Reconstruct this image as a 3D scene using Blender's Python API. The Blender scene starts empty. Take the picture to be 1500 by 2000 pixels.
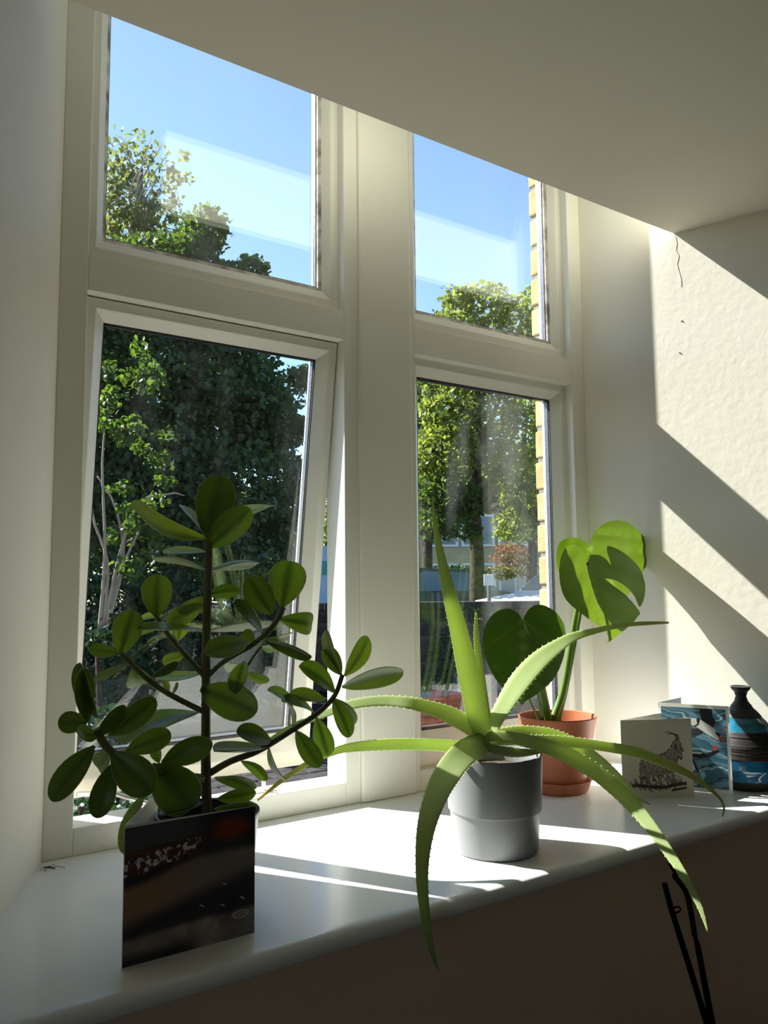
import bpy, bmesh, math, random
import numpy as np
from mathutils import Vector, Matrix, Euler
random.seed(7); RNG = np.random.default_rng(7)
SC = bpy.context.scene
COL = SC.collection
V3 = Vector
PI = math.pi

# ------------------------------------------------------------------ camera
# X runs along the window, Y out of the window, Z up; sill top is z = 0, inner face of the frame is y = 0
F_PX = 1560.0
CAM = V3((-0.2533, -1.2425, 0.38))
_p, _r, _y = math.radians(5.508), math.radians(-0.5225), math.radians(34.18)
_right = V3((math.cos(_y), -math.sin(_y), 0))
_fwd = V3((math.sin(_y) * math.cos(_p), math.cos(_y) * math.cos(_p), math.sin(_p)))
_up = _right.cross(_fwd)
C_R = _right * math.cos(_r) + _up * math.sin(_r)
C_U = _up * math.cos(_r) - _right * math.sin(_r)
C_F = _fwd
cam_d = bpy.data.cameras.new('camera')
cam_d.sensor_fit = 'HORIZONTAL'; cam_d.sensor_width = 36.0; cam_d.lens = 36.0 * F_PX / 1500.0
cam_d.clip_start = 0.02; cam_d.clip_end = 500
cam = bpy.data.objects.new('camera', cam_d); COL.objects.link(cam)
m = Matrix.Identity(4)
for i in range(3):
    m[i][0] = C_R[i]; m[i][1] = C_U[i]; m[i][2] = -C_F[i]; m[i][3] = CAM[i]
cam.matrix_world = m
SC.camera = cam

# ------------------------------------------------------------------ light
SC.view_settings.view_transform = 'Standard'; SC.view_settings.look = 'None'
SC.view_settings.gamma = 1.0; SC.view_settings.use_curve_mapping = False
SC.view_settings.exposure = 0.25
SUN_L = V3((0.68, -1.0, -1.12)).normalized()          # direction the sunlight travels
world = bpy.data.worlds.new('sky'); SC.world = world; world.use_nodes = True
wn = world.node_tree; wn.nodes.clear()
sky = wn.nodes.new('ShaderNodeTexSky'); sky.sky_type = 'NISHITA'; sky.sun_disc = False
sky.sun_elevation = math.asin(-SUN_L.z)
sky.sun_rotation = math.atan2(-SUN_L.x, -SUN_L.y)
sky.altitude = 50; sky.air_density = 1.0; sky.dust_density = 0.3; sky.ozone_density = 3.0
bg = wn.nodes.new('ShaderNodeBackground'); bg.inputs[1].default_value = 0.27
wo = wn.nodes.new('ShaderNodeOutputWorld')
wn.links.new(sky.outputs[0], bg.inputs[0]); wn.links.new(bg.outputs[0], wo.inputs[0])
sun_d = bpy.data.lights.new('sun', 'SUN'); sun_d.energy = 17.0; sun_d.angle = math.radians(0.53)
sun_d.color = (1.0, 0.965, 0.89)
sun = bpy.data.objects.new('sun', sun_d); COL.objects.link(sun)
sun.rotation_euler = SUN_L.to_track_quat('-Z', 'Y').to_euler()
sun.location = (-6, 9, 10)
SC.cycles.diffuse_bounces = 8; SC.cycles.max_bounces = 14; SC.cycles.transparent_max_bounces = 24
SC.cycles.sample_clamp_indirect = 6.0
SC.cycles.caustics_reflective = False; SC.cycles.caustics_refractive = False

# ------------------------------------------------------------------ helpers
def ray(px, py):
    return C_R * ((px - 750) / F_PX) + C_U * (-(py - 1000) / F_PX) + C_F
def at(px, py, Y):
    d = ray(px, py); return CAM + d * ((Y - CAM.y) / d.y)
def at_z(px, py, Z):
    d = ray(px, py); return CAM + d * ((Z - CAM.z) / d.z)
def px_m(p):
    """size of one photo pixel in metres at point p"""
    return (p - CAM).dot(C_F) / F_PX

def tag(o, label=None, cat=None, group=None, kind=None):
    if label: o['label'] = label
    if cat: o['category'] = cat
    if group: o['group'] = group
    if kind: o['kind'] = kind
    return o
def empty(name, loc, label=None, cat=None, group=None, kind=None, parent=None):
    o = bpy.data.objects.new(name, None); COL.objects.link(o); o.location = loc
    o.empty_display_size = 0.05
    if parent: o.parent = parent
    return tag(o, label, cat, group, kind)
def wpos(o):
    p = V3(o.location)
    while o.parent: o = o.parent; p = p + V3(o.location)
    return p
def link_mesh(name, me, mat=None, parent=None, smooth=False, origin=None):
    """me holds world coordinates; parent is an unrotated empty or mesh whose origin is subtracted"""
    o = bpy.data.objects.new(name, me); COL.objects.link(o)
    base = V3((0, 0, 0))
    if parent: o.parent = parent; base = wpos(parent)
    org = V3(origin) if origin is not None else base
    if org.length > 0: me.transform(Matrix.Translation(-org))
    o.location = org - base
    if mat is not None:
        for mm in (mat if isinstance(mat, (list, tuple)) else [mat]): me.materials.append(mm)
    if smooth:
        me.polygons.foreach_set('use_smooth', [True] * len(me.polygons))
    return o
def bm_mesh(name, bm):
    bmesh.ops.recalc_face_normals(bm, faces=bm.faces)
    me = bpy.data.meshes.new(name); bm.to_mesh(me); bm.free(); return me
def obj(name, bm, mat=None, parent=None, smooth=False, origin=None):
    return link_mesh(name, bm_mesh(name, bm), mat, parent, smooth, origin)
def pyd(name, verts, faces, mat=None, parent=None, smooth=False, origin=None):
    me = bpy.data.meshes.new(name); me.from_pydata([tuple(v) for v in verts], [], faces); me.update()
    return link_mesh(name, me, mat, parent, smooth, origin)

def add_box(bm, a, b, bev=0.0):
    x0, y0, z0 = a; x1, y1, z1 = b
    vs = [bm.verts.new(p) for p in ((x0,y0,z0),(x1,y0,z0),(x1,y1,z0),(x0,y1,z0),(x0,y0,z1),(x1,y0,z1),(x1,y1,z1),(x0,y1,z1))]
    fs = [bm.faces.new([vs[i] for i in f]) for f in ((3,2,1,0),(4,5,6,7),(0,1,5,4),(1,2,6,5),(2,3,7,6),(3,0,4,7))]
    if bev > 0:
        es = list({e for f in fs for e in f.edges})
        bmesh.ops.bevel(bm, geom=es, offset=bev, segments=2, profile=0.5, affect='EDGES')
def box(name, a, b, mat, parent=None, bev=0.0, **k):
    bm = bmesh.new(); add_box(bm, a, b, bev); return obj(name, bm, mat, parent, **k)
def prism(name, foot, z0, z1, mat, parent=None, bev=0.0, **k):
    bm = bmesh.new()
    lo = [bm.verts.new((x, y, z0)) for x, y in foot]; hi = [bm.verts.new((x, y, z1)) for x, y in foot]
    n = len(foot)
    bm.faces.new(lo[::-1]); bm.faces.new(hi)
    for i in range(n): bm.faces.new((lo[i], lo[(i+1) % n], hi[(i+1) % n], hi[i]))
    if bev: bmesh.ops.bevel(bm, geom=list(bm.edges), offset=bev, segments=2, profile=0.5, affect='EDGES')
    return obj(name, bm, mat, parent, **k)
def add_tube(bm, pts, radii, seg=8, cap=True):
    pts = [V3(p) for p in pts]; rings = []
    prev = None
    for i, p in enumerate(pts):
        t = (pts[min(i+1, len(pts)-1)] - pts[max(i-1, 0)]).normalized()
        if prev is None:
            a = V3((0, 0, 1)) if abs(t.z) < 0.9 else V3((1, 0, 0))
            u = t.cross(a).normalized()
        else:
            u = (prev - t * prev.dot(t)).normalized()
        prev = u; w = t.cross(u)
        r = radii[i] if isinstance(radii, (list, tuple)) else radii
        rings.append([bm.verts.new(p + (u * math.cos(2*PI*k/seg) + w * math.sin(2*PI*k/seg)) * r) for k in range(seg)])
    for A, B in zip(rings, rings[1:]):
        for k in range(seg): bm.faces.new((A[k], A[(k+1) % seg], B[(k+1) % seg], B[k]))
    if cap: bm.faces.new(rings[0][::-1]); bm.faces.new(rings[-1])
def tube(name, pts, radii, mat, parent=None, seg=8, **k):
    bm = bmesh.new(); add_tube(bm, pts, radii, seg); return obj(name, bm, mat, parent, smooth=True, **k)
def add_lathe(bm, prof, c, seg=48, close=False):
    c = V3(c); rings = []
    for r, z in prof:
        if r < 1e-6: rings.append([bm.verts.new(c + V3((0, 0, z)))])
        else: rings.append([bm.verts.new(c + V3((r*math.cos(2*PI*k/seg), r*math.sin(2*PI*k/seg), z))) for k in range(seg)])
    for A, B in zip(rings, rings[1:]):
        for k in range(seg):
            k2 = (k+1) % seg
            if len(A) == 1 and len(B) == 1: continue
            if len(A) == 1: bm.faces.new((A[0], B[k2], B[k]))
            elif len(B) == 1: bm.faces.new((A[k], A[k2], B[0]))
            else: bm.faces.new((A[k], A[k2], B[k2], B[k]))
def lathe(name, prof, c, mat, parent=None, seg=48, sharp=35, **k):
    bm = bmesh.new(); add_lathe(bm, prof, c, seg)
    o = obj(name, bm, mat, parent, smooth=True, **k)
    o.data.set_sharp_from_angle(angle=math.radians(sharp)); return o
def crom(pts, n):
    """Catmull-Rom through pts (any dimension), n samples per span"""
    P = [np.array(p, float) for p in pts]; P = [2*P[0]-P[1]] + P + [2*P[-1]-P[-2]]
    out = []
    for i in range(1, len(P)-2):
        for k in range(n):
            t = k / n
            out.append(0.5*((2*P[i]) + (-P[i-1]+P[i+1])*t + (2*P[i-1]-5*P[i]+4*P[i+1]-P[i+2])*t*t + (-P[i-1]+3*P[i]-3*P[i+1]+P[i+2])*t**3))
    out.append(P[-2]); return out
def add_ring(bm, xa, xb, za, zb, prof, sc=(1, 1, 1, 1)):
    """closed profile [(inset, y)] swept round a rectangle with mitred corners; sc = inset scale left, right, bottom, top"""
    R = []
    for t, y in prof:
        l, r, b, u = xa+t*sc[0], xb-t*sc[1], za+t*sc[2], zb-t*sc[3]
        R.append([bm.verts.new(p) for p in ((l, y, b), (r, y, b), (r, y, u), (l, y, u))])
    n = len(R)
    for i in range(n):
        A, B = R[i], R[(i+1) % n]
        for k in range(4): bm.faces.new((A[k], A[(k+1) % 4], B[(k+1) % 4], B[k]))

# ------------------------------------------------------------------ materials
def new_mat(name):
    mt = bpy.data.materials.new(name); mt.use_nodes = True
    nt = mt.node_tree; nt.nodes.clear()
    out = nt.nodes.new('ShaderNodeOutputMaterial'); return mt, nt, out
def principled(name, col, rough=0.5, spec=0.5, noise=0.0, nscale=20, bump=0.0, bscale=200, metal=0.0, col2=None, coat=0.0, detail=4, attr=None):
    mt, nt, out = new_mat(name)
    b = nt.nodes.new('ShaderNodeBsdfPrincipled'); nt.links.new(b.outputs[0], out.inputs[0])
    b.inputs['Base Color'].default_value = (*col, 1); b.inputs['Roughness'].default_value = rough
    b.inputs['Specular IOR Level'].default_value = spec; b.inputs['Metallic'].default_value = metal
    b.inputs['Coat Weight'].default_value = coat
    tc = nt.nodes.new('ShaderNodeTexCoord')
    if noise > 0:
        n = nt.nodes.new('ShaderNodeTexNoise'); n.inputs['Scale'].default_value = nscale; n.inputs['Detail'].default_value = detail
        nt.links.new(tc.outputs['Object'], n.inputs['Vector'])
        mx = nt.nodes.new('ShaderNodeMix'); mx.data_type = 'RGBA'
        c2 = col2 if col2 else tuple(c*(1-noise) for c in col)
        mx.inputs[6].default_value = (*col, 1); mx.inputs[7].default_value = (*c2, 1)
        rp = nt.nodes.new('ShaderNodeValToRGB'); rp.color_ramp.elements[0].position = 0.35; rp.color_ramp.elements[1].position = 0.68
        nt.links.new(n.outputs[0], rp.inputs[0]); nt.links.new(rp.outputs[0], mx.inputs[0])
        nt.links.new(mx.outputs[2], b.inputs['Base Color'])
    if attr:
        a = nt.nodes.new('ShaderNodeAttribute'); a.attribute_name = attr
        nt.links.new(a.outputs[0], b.inputs['Base Color'])
    if bump > 0:
        n2 = nt.nodes.new('ShaderNodeTexNoise'); n2.inputs['Scale'].default_value = bscale; n2.inputs['Detail'].default_value = 5
        nt.links.new(tc.outputs['Object'], n2.inputs['Vector'])
        bp = nt.nodes.new('ShaderNodeBump'); bp.inputs['Strength'].default_value = bump; bp.inputs['Distance'].default_value = 0.002
        nt.links.new(n2.outputs[0], bp.inputs['Height']); nt.links.new(bp.outputs[0], b.inputs['Normal'])
    return mt
def leaf_mat(name, top, trans, tfac=0.45, rough=0.4, spec=0.5, rib=None, noise=0.25, nscale=30, edge=None):
    """two-sided leaf: gloss + diffuse, light shining through; vertex attribute 'rib' (r: midrib, g: rim, b: random) tints it"""
    mt, nt, out = new_mat(name)
    b = nt.nodes.new('ShaderNodeBsdfPrincipled'); b.inputs['Roughness'].default_value = rough
    b.inputs['Specular IOR Level'].default_value = spec
    tr = nt.nodes.new('ShaderNodeBsdfTranslucent')
    mix = nt.nodes.new('ShaderNodeMixShader'); mix.inputs[0].default_value = tfac
    nt.links.new(b.outputs[0], mix.inputs[1]); nt.links.new(tr.outputs[0], mix.inputs[2]); nt.links.new(mix.outputs[0], out.inputs[0])
    tc = nt.nodes.new('ShaderNodeTexCoord')
    n = nt.nodes.new('ShaderNodeTexNoise'); n.inputs['Scale'].default_value = nscale
    nt.links.new(tc.outputs['Object'], n.inputs['Vector'])
    at_ = nt.nodes.new('ShaderNodeAttribute'); at_.attribute_name = 'rib'
    sep = nt.nodes.new('ShaderNodeSeparateColor'); nt.links.new(at_.outputs[0], sep.inputs[0])
    def chain(c, sink):
        mx = nt.nodes.new('ShaderNodeMix'); mx.data_type = 'RGBA'
        mx.inputs[6].default_value = (*c, 1); mx.inputs[7].default_value = (*[q*(1-noise) for q in c], 1)
        nt.links.new(n.outputs[0], mx.inputs[0]); last = mx.outputs[2]
        if noise:
            hv = nt.nodes.new('ShaderNodeHueSaturation'); hv.inputs['Saturation'].default_value = 1
            ma = nt.nodes.new('ShaderNodeMath'); ma.operation = 'MULTIPLY_ADD'; ma.inputs[1].default_value = 0.7; ma.inputs[2].default_value = 0.65
            nt.links.new(sep.outputs[2], ma.inputs[0]); nt.links.new(ma.outputs[0], hv.inputs['Value'])
            nt.links.new(last, hv.inputs['Color']); last = hv.outputs[0]
        for src, cc in ((0, rib), (1, edge)):
            if cc:
                m2 = nt.nodes.new('ShaderNodeMix'); m2.data_type = 'RGBA'
                nt.links.new(sep.outputs[src], m2.inputs[0]); nt.links.new(last, m2.inputs[6]); m2.inputs[7].default_value = (*cc, 1)
                last = m2.outputs[2]
        nt.links.new(last, sink)
    chain(top, b.inputs['Base Color']); chain(trans, tr.inputs['Color'])
    return mt
def glass_mat(name, tint=(0.97, 0.985, 0.98), f0=0.055, smudge=0.0):
    mt, nt, out = new_mat(name)
    t = nt.nodes.new('ShaderNodeBsdfTransparent'); t.inputs[0].default_value = (*tint, 1)
    g = nt.nodes.new('ShaderNodeBsdfGlossy'); g.inputs['Roughness'].default_value = 0.0; g.inputs[0].default_value = (1, 1, 1, 1)
    lw = nt.nodes.new('ShaderNodeLayerWeight'); lw.inputs[0].default_value = 0.5
    pw = nt.nodes.new('ShaderNodeMath'); pw.operation = 'POWER'; pw.inputs[1].default_value = 5
    ma = nt.nodes.new('ShaderNodeMath'); ma.operation = 'MULTIPLY_ADD'; ma.inputs[1].default_value = 1-f0; ma.inputs[2].default_value = f0
    nt.links.new(lw.outputs['Facing'], pw.inputs[0]); nt.links.new(pw.outputs[0], ma.inputs[0])
    mx = nt.nodes.new('ShaderNodeMixShader'); nt.links.new(ma.outputs[0], mx.inputs[0])
    nt.links.new(t.outputs[0], mx.inputs[1]); nt.links.new(g.outputs[0], mx.inputs[2])
    last = mx
    if smudge:
        tc = nt.nodes.new('ShaderNodeTexCoord')
        mp = nt.nodes.new('ShaderNodeMapping'); mp.inputs['Scale'].default_value = (9, 9, 2.2)
        n = nt.nodes.new('ShaderNodeTexNoise'); n.inputs['Scale'].default_value = 1.6; n.inputs['Detail'].default_value = 6
        nt.links.new(tc.outputs['Object'], mp.inputs[0]); nt.links.new(mp.outputs[0], n.inputs['Vector'])
        rp = nt.nodes.new('ShaderNodeValToRGB'); rp.color_ramp.elements[0].position = 0.5; rp.color_ramp.elements[1].position = 0.8
        rp.color_ramp.elements[1].color = (smudge, smudge, smudge, 1)
        nt.links.new(n.outputs[0], rp.inputs[0])
        d = nt.nodes.new('ShaderNodeBsdfTranslucent'); d.inputs[0].default_value = (0.75, 0.77, 0.78, 1)
        m3 = nt.nodes.new('ShaderNodeMixShader'); nt.links.new(rp.outputs[0], m3.inputs[0])
        nt.links.new(mx.outputs[0], m3.inputs[1]); nt.links.new(d.outputs[0], m3.inputs[2]); last = m3
    nt.links.new(last.outputs[0], out.inputs[0])
    return mt

M = {}
M['wall'] = principled('wall_paint', (0.765, 0.735, 0.645), 0.62, 0.25, noise=0.05, nscale=3, bump=0.25, bscale=60)
M['ceil'] = principled('ceiling_paint', (0.79, 0.76, 0.645), 0.7, 0.2, noise=0.03, nscale=2)
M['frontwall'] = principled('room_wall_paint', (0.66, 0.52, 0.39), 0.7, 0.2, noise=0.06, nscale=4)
M['sill'] = principled('sill_gloss_paint', (0.83, 0.84, 0.83), 0.24, 0.5, noise=0.04, nscale=5)
M['frame'] = principled('frame_paint', (0.79, 0.775, 0.69), 0.35, 0.45, noise=0.04, nscale=6)
M['grime'] = principled('perished_sealant', (0.74, 0.71, 0.62), 0.7, 0.2, noise=1, nscale=38, col2=(0.22, 0.18, 0.14))
M['spacer'] = principled('glazing_spacer', (0.16, 0.17, 0.19), 0.35, 0.5, metal=0.6, noise=0.5, nscale=300)
M['gasket'] = principled('black_gasket', (0.03, 0.03, 0.03), 0.6)
M['glass'] = glass_mat('window_glass', smudge=0.006)
M['glass_s'] = glass_mat('smeared_window_glass', smudge=0.03)
M['floor'] = principled('floor_boards', (0.13, 0.085, 0.055), 0.4, noise=0.35, nscale=8)
M['brick'] = principled('yellow_brick', (0.44, 0.33, 0.165), 0.9, 0.1, noise=1, nscale=18, col2=(0.33, 0.24, 0.12), bump=0.8, bscale=90)
M['brick_b'] = principled('pale_yellow_brick', (0.50, 0.40, 0.23), 0.9, 0.1, noise=1, nscale=22, col2=(0.37, 0.28, 0.16), bump=0.8, bscale=90)
M['mortar'] = principled('mortar', (0.22, 0.20, 0.17), 0.95, 0.05, bump=0.6, bscale=120)
M['stonesill'] = principled('outer_sill_paint', (0.55, 0.50, 0.40), 0.7, noise=0.3, nscale=20)
M['metal'] = principled('window_stay_metal', (0.75, 0.75, 0.73), 0.3, metal=0.8)
M['clear'] = principled('pale_plastic', (0.85, 0.87, 0.86), 0.25)

# ------------------------------------------------------------------ room shell
SPL, SPR = math.tan(math.radians(23.5)), math.tan(math.radians(20.0))
WX0, WX1 = 0.0, 1.157                 # window between the reveals
Y_ROOM, Y_OUT = -0.43, 0.118          # room face and outer face of the thick wall
Z_CEIL, Z_HEAD, Z_FLOOR = 1.154, 1.70, -0.95
Y_BULK = -0.203                       # the dropped ceiling stops short of the window here
def xl(y): return WX0 + y * SPL       # y negative indoors
def xr(y): return WX1 - y * SPR
RX0, RX1, RY0 = -2.2, 3.2, -4.4
struct = dict(kind='structure')
prism('wall_left', [(WX0, 0.0), (xl(Y_ROOM), Y_ROOM), (RX0, Y_ROOM), (RX0, Y_OUT), (-0.012, Y_OUT), (-0.012, 0.06), (WX0, 0.06)][::-1], -0.022, 1.95, M['wall'])
wall_r = prism('wall_right', [(WX1, 0.0), (WX1, 0.06), (1.128, 0.06), (1.128, 0.067), (1.1130, 0.067), (1.1130, Y_OUT-0.006), (1.3, Y_OUT-0.008), (RX1, Y_OUT-0.012), (RX1, Y_ROOM), (xr(Y_ROOM), Y_ROOM)][::-1], -0.022, 1.95, [M['wall'], M['mortar']])
for p in wall_r.data.polygons:
    if p.center.y > 0.061 or (abs(p.normal.x) > .9 and p.center.x < 1.13 and p.center.y > .06): p.material_index = 1
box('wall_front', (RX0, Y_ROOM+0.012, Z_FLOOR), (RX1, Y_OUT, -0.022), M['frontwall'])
box('wall_lintel', (-0.012, Y_BULK+0.001, Z_HEAD), (1.128, Y_OUT, 1.95), M['wall'])
prism('ceiling', [(xl(Y_BULK), Y_BULK), (xr(Y_BULK), Y_BULK), (xr(Y_ROOM), Y_ROOM), (RX1, Y_ROOM), (RX1, RY0), (RX0, RY0), (RX0, Y_ROOM), (xl(Y_ROOM), Y_ROOM)][::-1], Z_CEIL, 1.95, M['ceil'])
box('floor', (RX0, RY0, Z_FLOOR-0.1), (RX1, Y_ROOM+0.012, Z_FLOOR), M['floor'])
box('wall_back', (RX0, RY0-0.1, Z_FLOOR), (RX1, RY0, 1.95), M['wall'])
# added side wall window, unseen behind the viewer, to let in fill daylight
BY0, BY1, BZ0, BZ1 = -3.3, -2.1, -0.15, 0.85
bm = bmesh.new()
for a, b in (((RY0-.1, Z_FLOOR), (BY0, 1.95)), ((BY1, Z_FLOOR), (Y_OUT, 1.95)), ((BY0, Z_FLOOR), (BY1, BZ0)), ((BY0, BZ1), (BY1, 1.95))):
    add_box(bm, (RX0-.1, a[0], a[1]), (RX0, b[0], b[1]))
obj('wall_side_left', bm, M['wall'])
w3 = empty('added_fill_window', (RX0-.05, (BY0+BY1)/2, BZ0), 'plain white window added in the side wall to let in fill daylight', kind='structure')
for nm, a, b in (('frame_rail', (BY0, BZ0), (BY1, BZ0+.05)), ('frame_rail', (BY0, BZ1-.05), (BY1, BZ1)), ('frame_stile', (BY0, BZ0+.05), (BY0+.05, BZ1-.05)), ('frame_stile', (BY1-.05, BZ0+.05), (BY1, BZ1-.05))):
    box(nm, (RX0-.08, a[0], a[1]), (RX0-.03, b[0], b[1]), M['frame'], w3)
pyd('pane', [(RX0-.055, BY0+.05, BZ0+.05), (RX0-.055, BY1-.05, BZ0+.05), (RX0-.055, BY1-.05, BZ1-.05), (RX0-.055, BY0+.05, BZ1-.05)], [(0, 1, 2, 3)], M['glass'], w3)
box('wall_side_right', (RX1, RY0-0.1, Z_FLOOR), (RX1+0.1, Y_OUT, 1.95), M['wall'])

# window sill with a rounded nose
prof = [(0.07, 0.0), (-0.425, 0.0)] + [(-0.4335 - 0.0115*math.sin(a), -0.0115 + 0.0115*math.cos(a)) for a in [PI*k/8 for k in range(9)]] + [(-0.425, -0.0235), (0.07, -0.0235)]
vs, fs = [], []
for y, z in prof:
    yy = min(0, max(y, Y_ROOM)); e = 0.0
    vs += [(xl(yy)-e, y, z), (xr(yy)+e, y, z)]
n = len(prof)
for i in range(n):
    j = (i+1) % n; fs.append((2*i, 2*i+1, 2*j+1, 2*j))
fs += [tuple(2*i for i in range(n))[::-1], tuple(2*i+1 for i in range(n))]
sillo = pyd('trim_1', vs, fs, M['sill'], smooth=True)
sillo.data.set_sharp_from_angle(angle=math.radians(40))
tag(sillo, 'deep white gloss windowsill with a rounded front edge')

# ------------------------------------------------------------------ window
Z_B, Z_T0, Z_T1, Z_U = 0.039, 0.844, 0.901, 1.655
L0, L1, R0, R1 = 0.042, 0.504, 0.668, 1.115
YF = 0.066
w1 = empty('window_1', (0, 0, 0), 'white casement window with top-hung lower sash pushed open', kind='structure')
w2 = empty('window_2', (R0, 0, 0), 'white fixed window beside the brick pier', kind='structure')
mull = empty('trim_2', (L1, 0, 0), 'wide white mullion between the two windows', kind='structure')
BV = 0.0015
box('jamb', (WX0, 0, 0), (L0, YF, Z_HEAD), M['frame'], w1, BV)
box('jamb', (R1, 0, 0), (WX1, YF, Z_HEAD), M['frame'], w2, BV)
box('mullion_post', (L1, 0, 0), (R0, YF, Z_HEAD), M['frame'], mull, BV)
box('cover_board', (0.534, -0.007, 0), (0.655, 0.001, Z_HEAD), M['frame'], mull, 0.004)
for wnd, a, b in ((w1, L0, L1), (w2, R0, R1)):
    box('bottom_rail', (a, 0, 0), (b, YF, Z_B), M['frame'], wnd, BV)
    box('transom', (a, 0, Z_T0), (b, YF, Z_T1), M['frame'], wnd, BV)
    box('head_rail', (a, 0, Z_U), (b, YF, Z_HEAD), M['frame'], wnd, BV)
SASH = [(0, YF-.001), (0, 0.021), (0.015, 0.021), (0.017, 0.0225), (0.033, 0.040), (0.033, YF-.001)]
SPC = [(0.030, 0.0445), (0.036, 0.0445), (0.036, 0.0555), (0.030, 0.0555)]
GSK = [(0.0325, 0.0405), (0.0348, 0.0405), (0.0348, 0.044), (0.0325, 0.044)]
GRM = [(0.0265, 0.0335), (0.0335, 0.0390), (0.0350, 0.0440), (0.030, 0.0440)]
def glazing(parent, a, b, z0, z1, sc, tf=None, gy=(0.0443, 0.0557), gas=M['gasket'], gl=M['glass']):
    def fin(o):
        if tf is not None: o.data.transform(Matrix.Translation(wpos(parent)) ); o.data.transform(tf); o.data.transform(Matrix.Translation(-wpos(parent)))
        return o
    bm = bmesh.new(); add_ring(bm, a, b, z0, z1, SASH, sc); s = fin(obj('sash', bm, M['frame'], parent))
    bm = bmesh.new(); add_ring(bm, a, b, z0, z1, SPC, sc); fin(obj('glazing_spacer', bm, M['spacer'], parent))
    bm = bmesh.new(); add_ring(bm, a, b, z0, z1, GRM if gas is M['grime'] else GSK, sc); fin(obj('sealant_bead' if gas is M['grime'] else 'gasket', bm, gas, parent))
    for y in gy:
        t = 0.0325
        fin(pyd('pane', [(a+t*sc[0], y, z0+t*sc[2]), (b-t*sc[1], y, z0+t*sc[2]), (b-t*sc[1], y, z1-t*sc[3]), (a+t*sc[0], y, z1-t*sc[3])], [(0, 1, 2, 3)], gl, parent))
    return s
glazing(w1, L0, L1, Z_T1, Z_U, (1, 1, 1.45, 1), gas=M['grime'])
glazing(w2, R0, R1, Z_T1, Z_U, (1, 1, 1.45, 1), gas=M['grime'])
glazing(w2, R0, R1, Z_B, Z_T0, (1, 1, 1.95, 1), gl=M['glass_s'])
OPEN = math.radians(8.2)
hinge = V3((0, 0.020, Z_T0-0.003))
TF = Matrix.Translation(hinge) @ Matrix.Rotation(OPEN, 4, 'X') @ Matrix.Translation(-hinge)
glazing(w1, L0+.003, L1-.003, Z_B+.002, Z_T0-.003, (1, 1, 1.85, 1), TF)
# stay bar and pegs of the open sash
tube('stay_bar', [at(150, 1551, .10), at(228, 1551, .105), at(300, 1573, .06)], 0.004, M['metal'], w1)
pp = V3((at(515, 1548, .03).x, .03, Z_B))
tube('stay_peg', [pp, pp+V3((0, 0, .012)), pp+V3((0, 0, .027))], [.0042, .0036, .003], M['clear'], w1)
box('peg_plate', pp+V3((-.022, -.007, 0)), pp+V3((.022, .007, .003)), M['clear'], w1, .001)
# outer sill
box('trim_3', (-0.012, Y_OUT, -0.085), (1.128, 0.165, -0.035), M['stonesill'])['kind'] = 'structure'

# brick reveal outside the right window: courses alternate stretcher / header
k = 0; z = 0.012
brick_me = {}
while z < 1.70:
    jit = random.uniform(-.0012, .0012)
    b = box('brick', (1.110+jit, 0.0665, z), (1.2125, Y_OUT+random.uniform(-.002, .002), z+0.065), [M['brick'], M['brick_b']][k % 3 == 1], wall_r, 0.004)
    box('brick', (1.2225, 0.0665, z), (1.43, Y_OUT, z+0.065), [M['brick_b'], M['brick']][k % 3 == 1], wall_r, 0.004)
    z += 0.075; k += 1
# hairline crack and two specks in the plaster of the right reveal
M['crack'] = principled('plaster_crack', (0.56, 0.53, 0.46), 0.9, 0.1)
def on_wall(px, py):
    d = ray(px, py); n = V3((1, SPR, 0)); return CAM + d * ((V3((WX1, 0, 0))-CAM).dot(n)/d.dot(n)) - n.normalized()*.0004
tube('plaster_crack', [on_wall(x, y) for x, y in ((1318, 460), (1322, 474), (1320, 488), (1326, 500), (1322, 516), (1330, 545), (1331, 560))], .00028, M['crack'], wall_r, 5)
for x, y in ((1331, 626), (1327, 688)): tube('plaster_crack', [on_wall(x-2, y), on_wall(x+1, y+1)], .0014, M['crack'], wall_r, 5)
for o in list(COL.objects):
    if o.name.split('_')[0] in ('wall', 'floor', 'ceiling', 'trim') and o.parent is None: o['kind'] = 'structure'

for nm, xa, xb, za, zb in (('sky_portal', -0.01, 1.12, 0.0, 1.7),):
    pd = bpy.data.lights.new(nm, 'AREA'); pd.shape = 'RECTANGLE'; pd.size = xb-xa; pd.size_y = zb-za
    pd.cycles.is_portal = True
    po = bpy.data.objects.new(nm, pd); COL.objects.link(po); po.location = ((xa+xb)/2, 0.25, (za+zb)/2)
    po.rotation_euler = (-PI/2, 0, 0)
pd = bpy.data.lights.new('side_sky_portal', 'AREA'); pd.shape = 'RECTANGLE'; pd.size = BZ1-BZ0; pd.size_y = BY1-BY0; pd.cycles.is_portal = True
po = bpy.data.objects.new('side_sky_portal', pd); COL.objects.link(po); po.location = (RX0-.15, (BY0+BY1)/2, (BZ0+BZ1)/2); po.rotation_euler = (0, -PI/2, 0)

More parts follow.
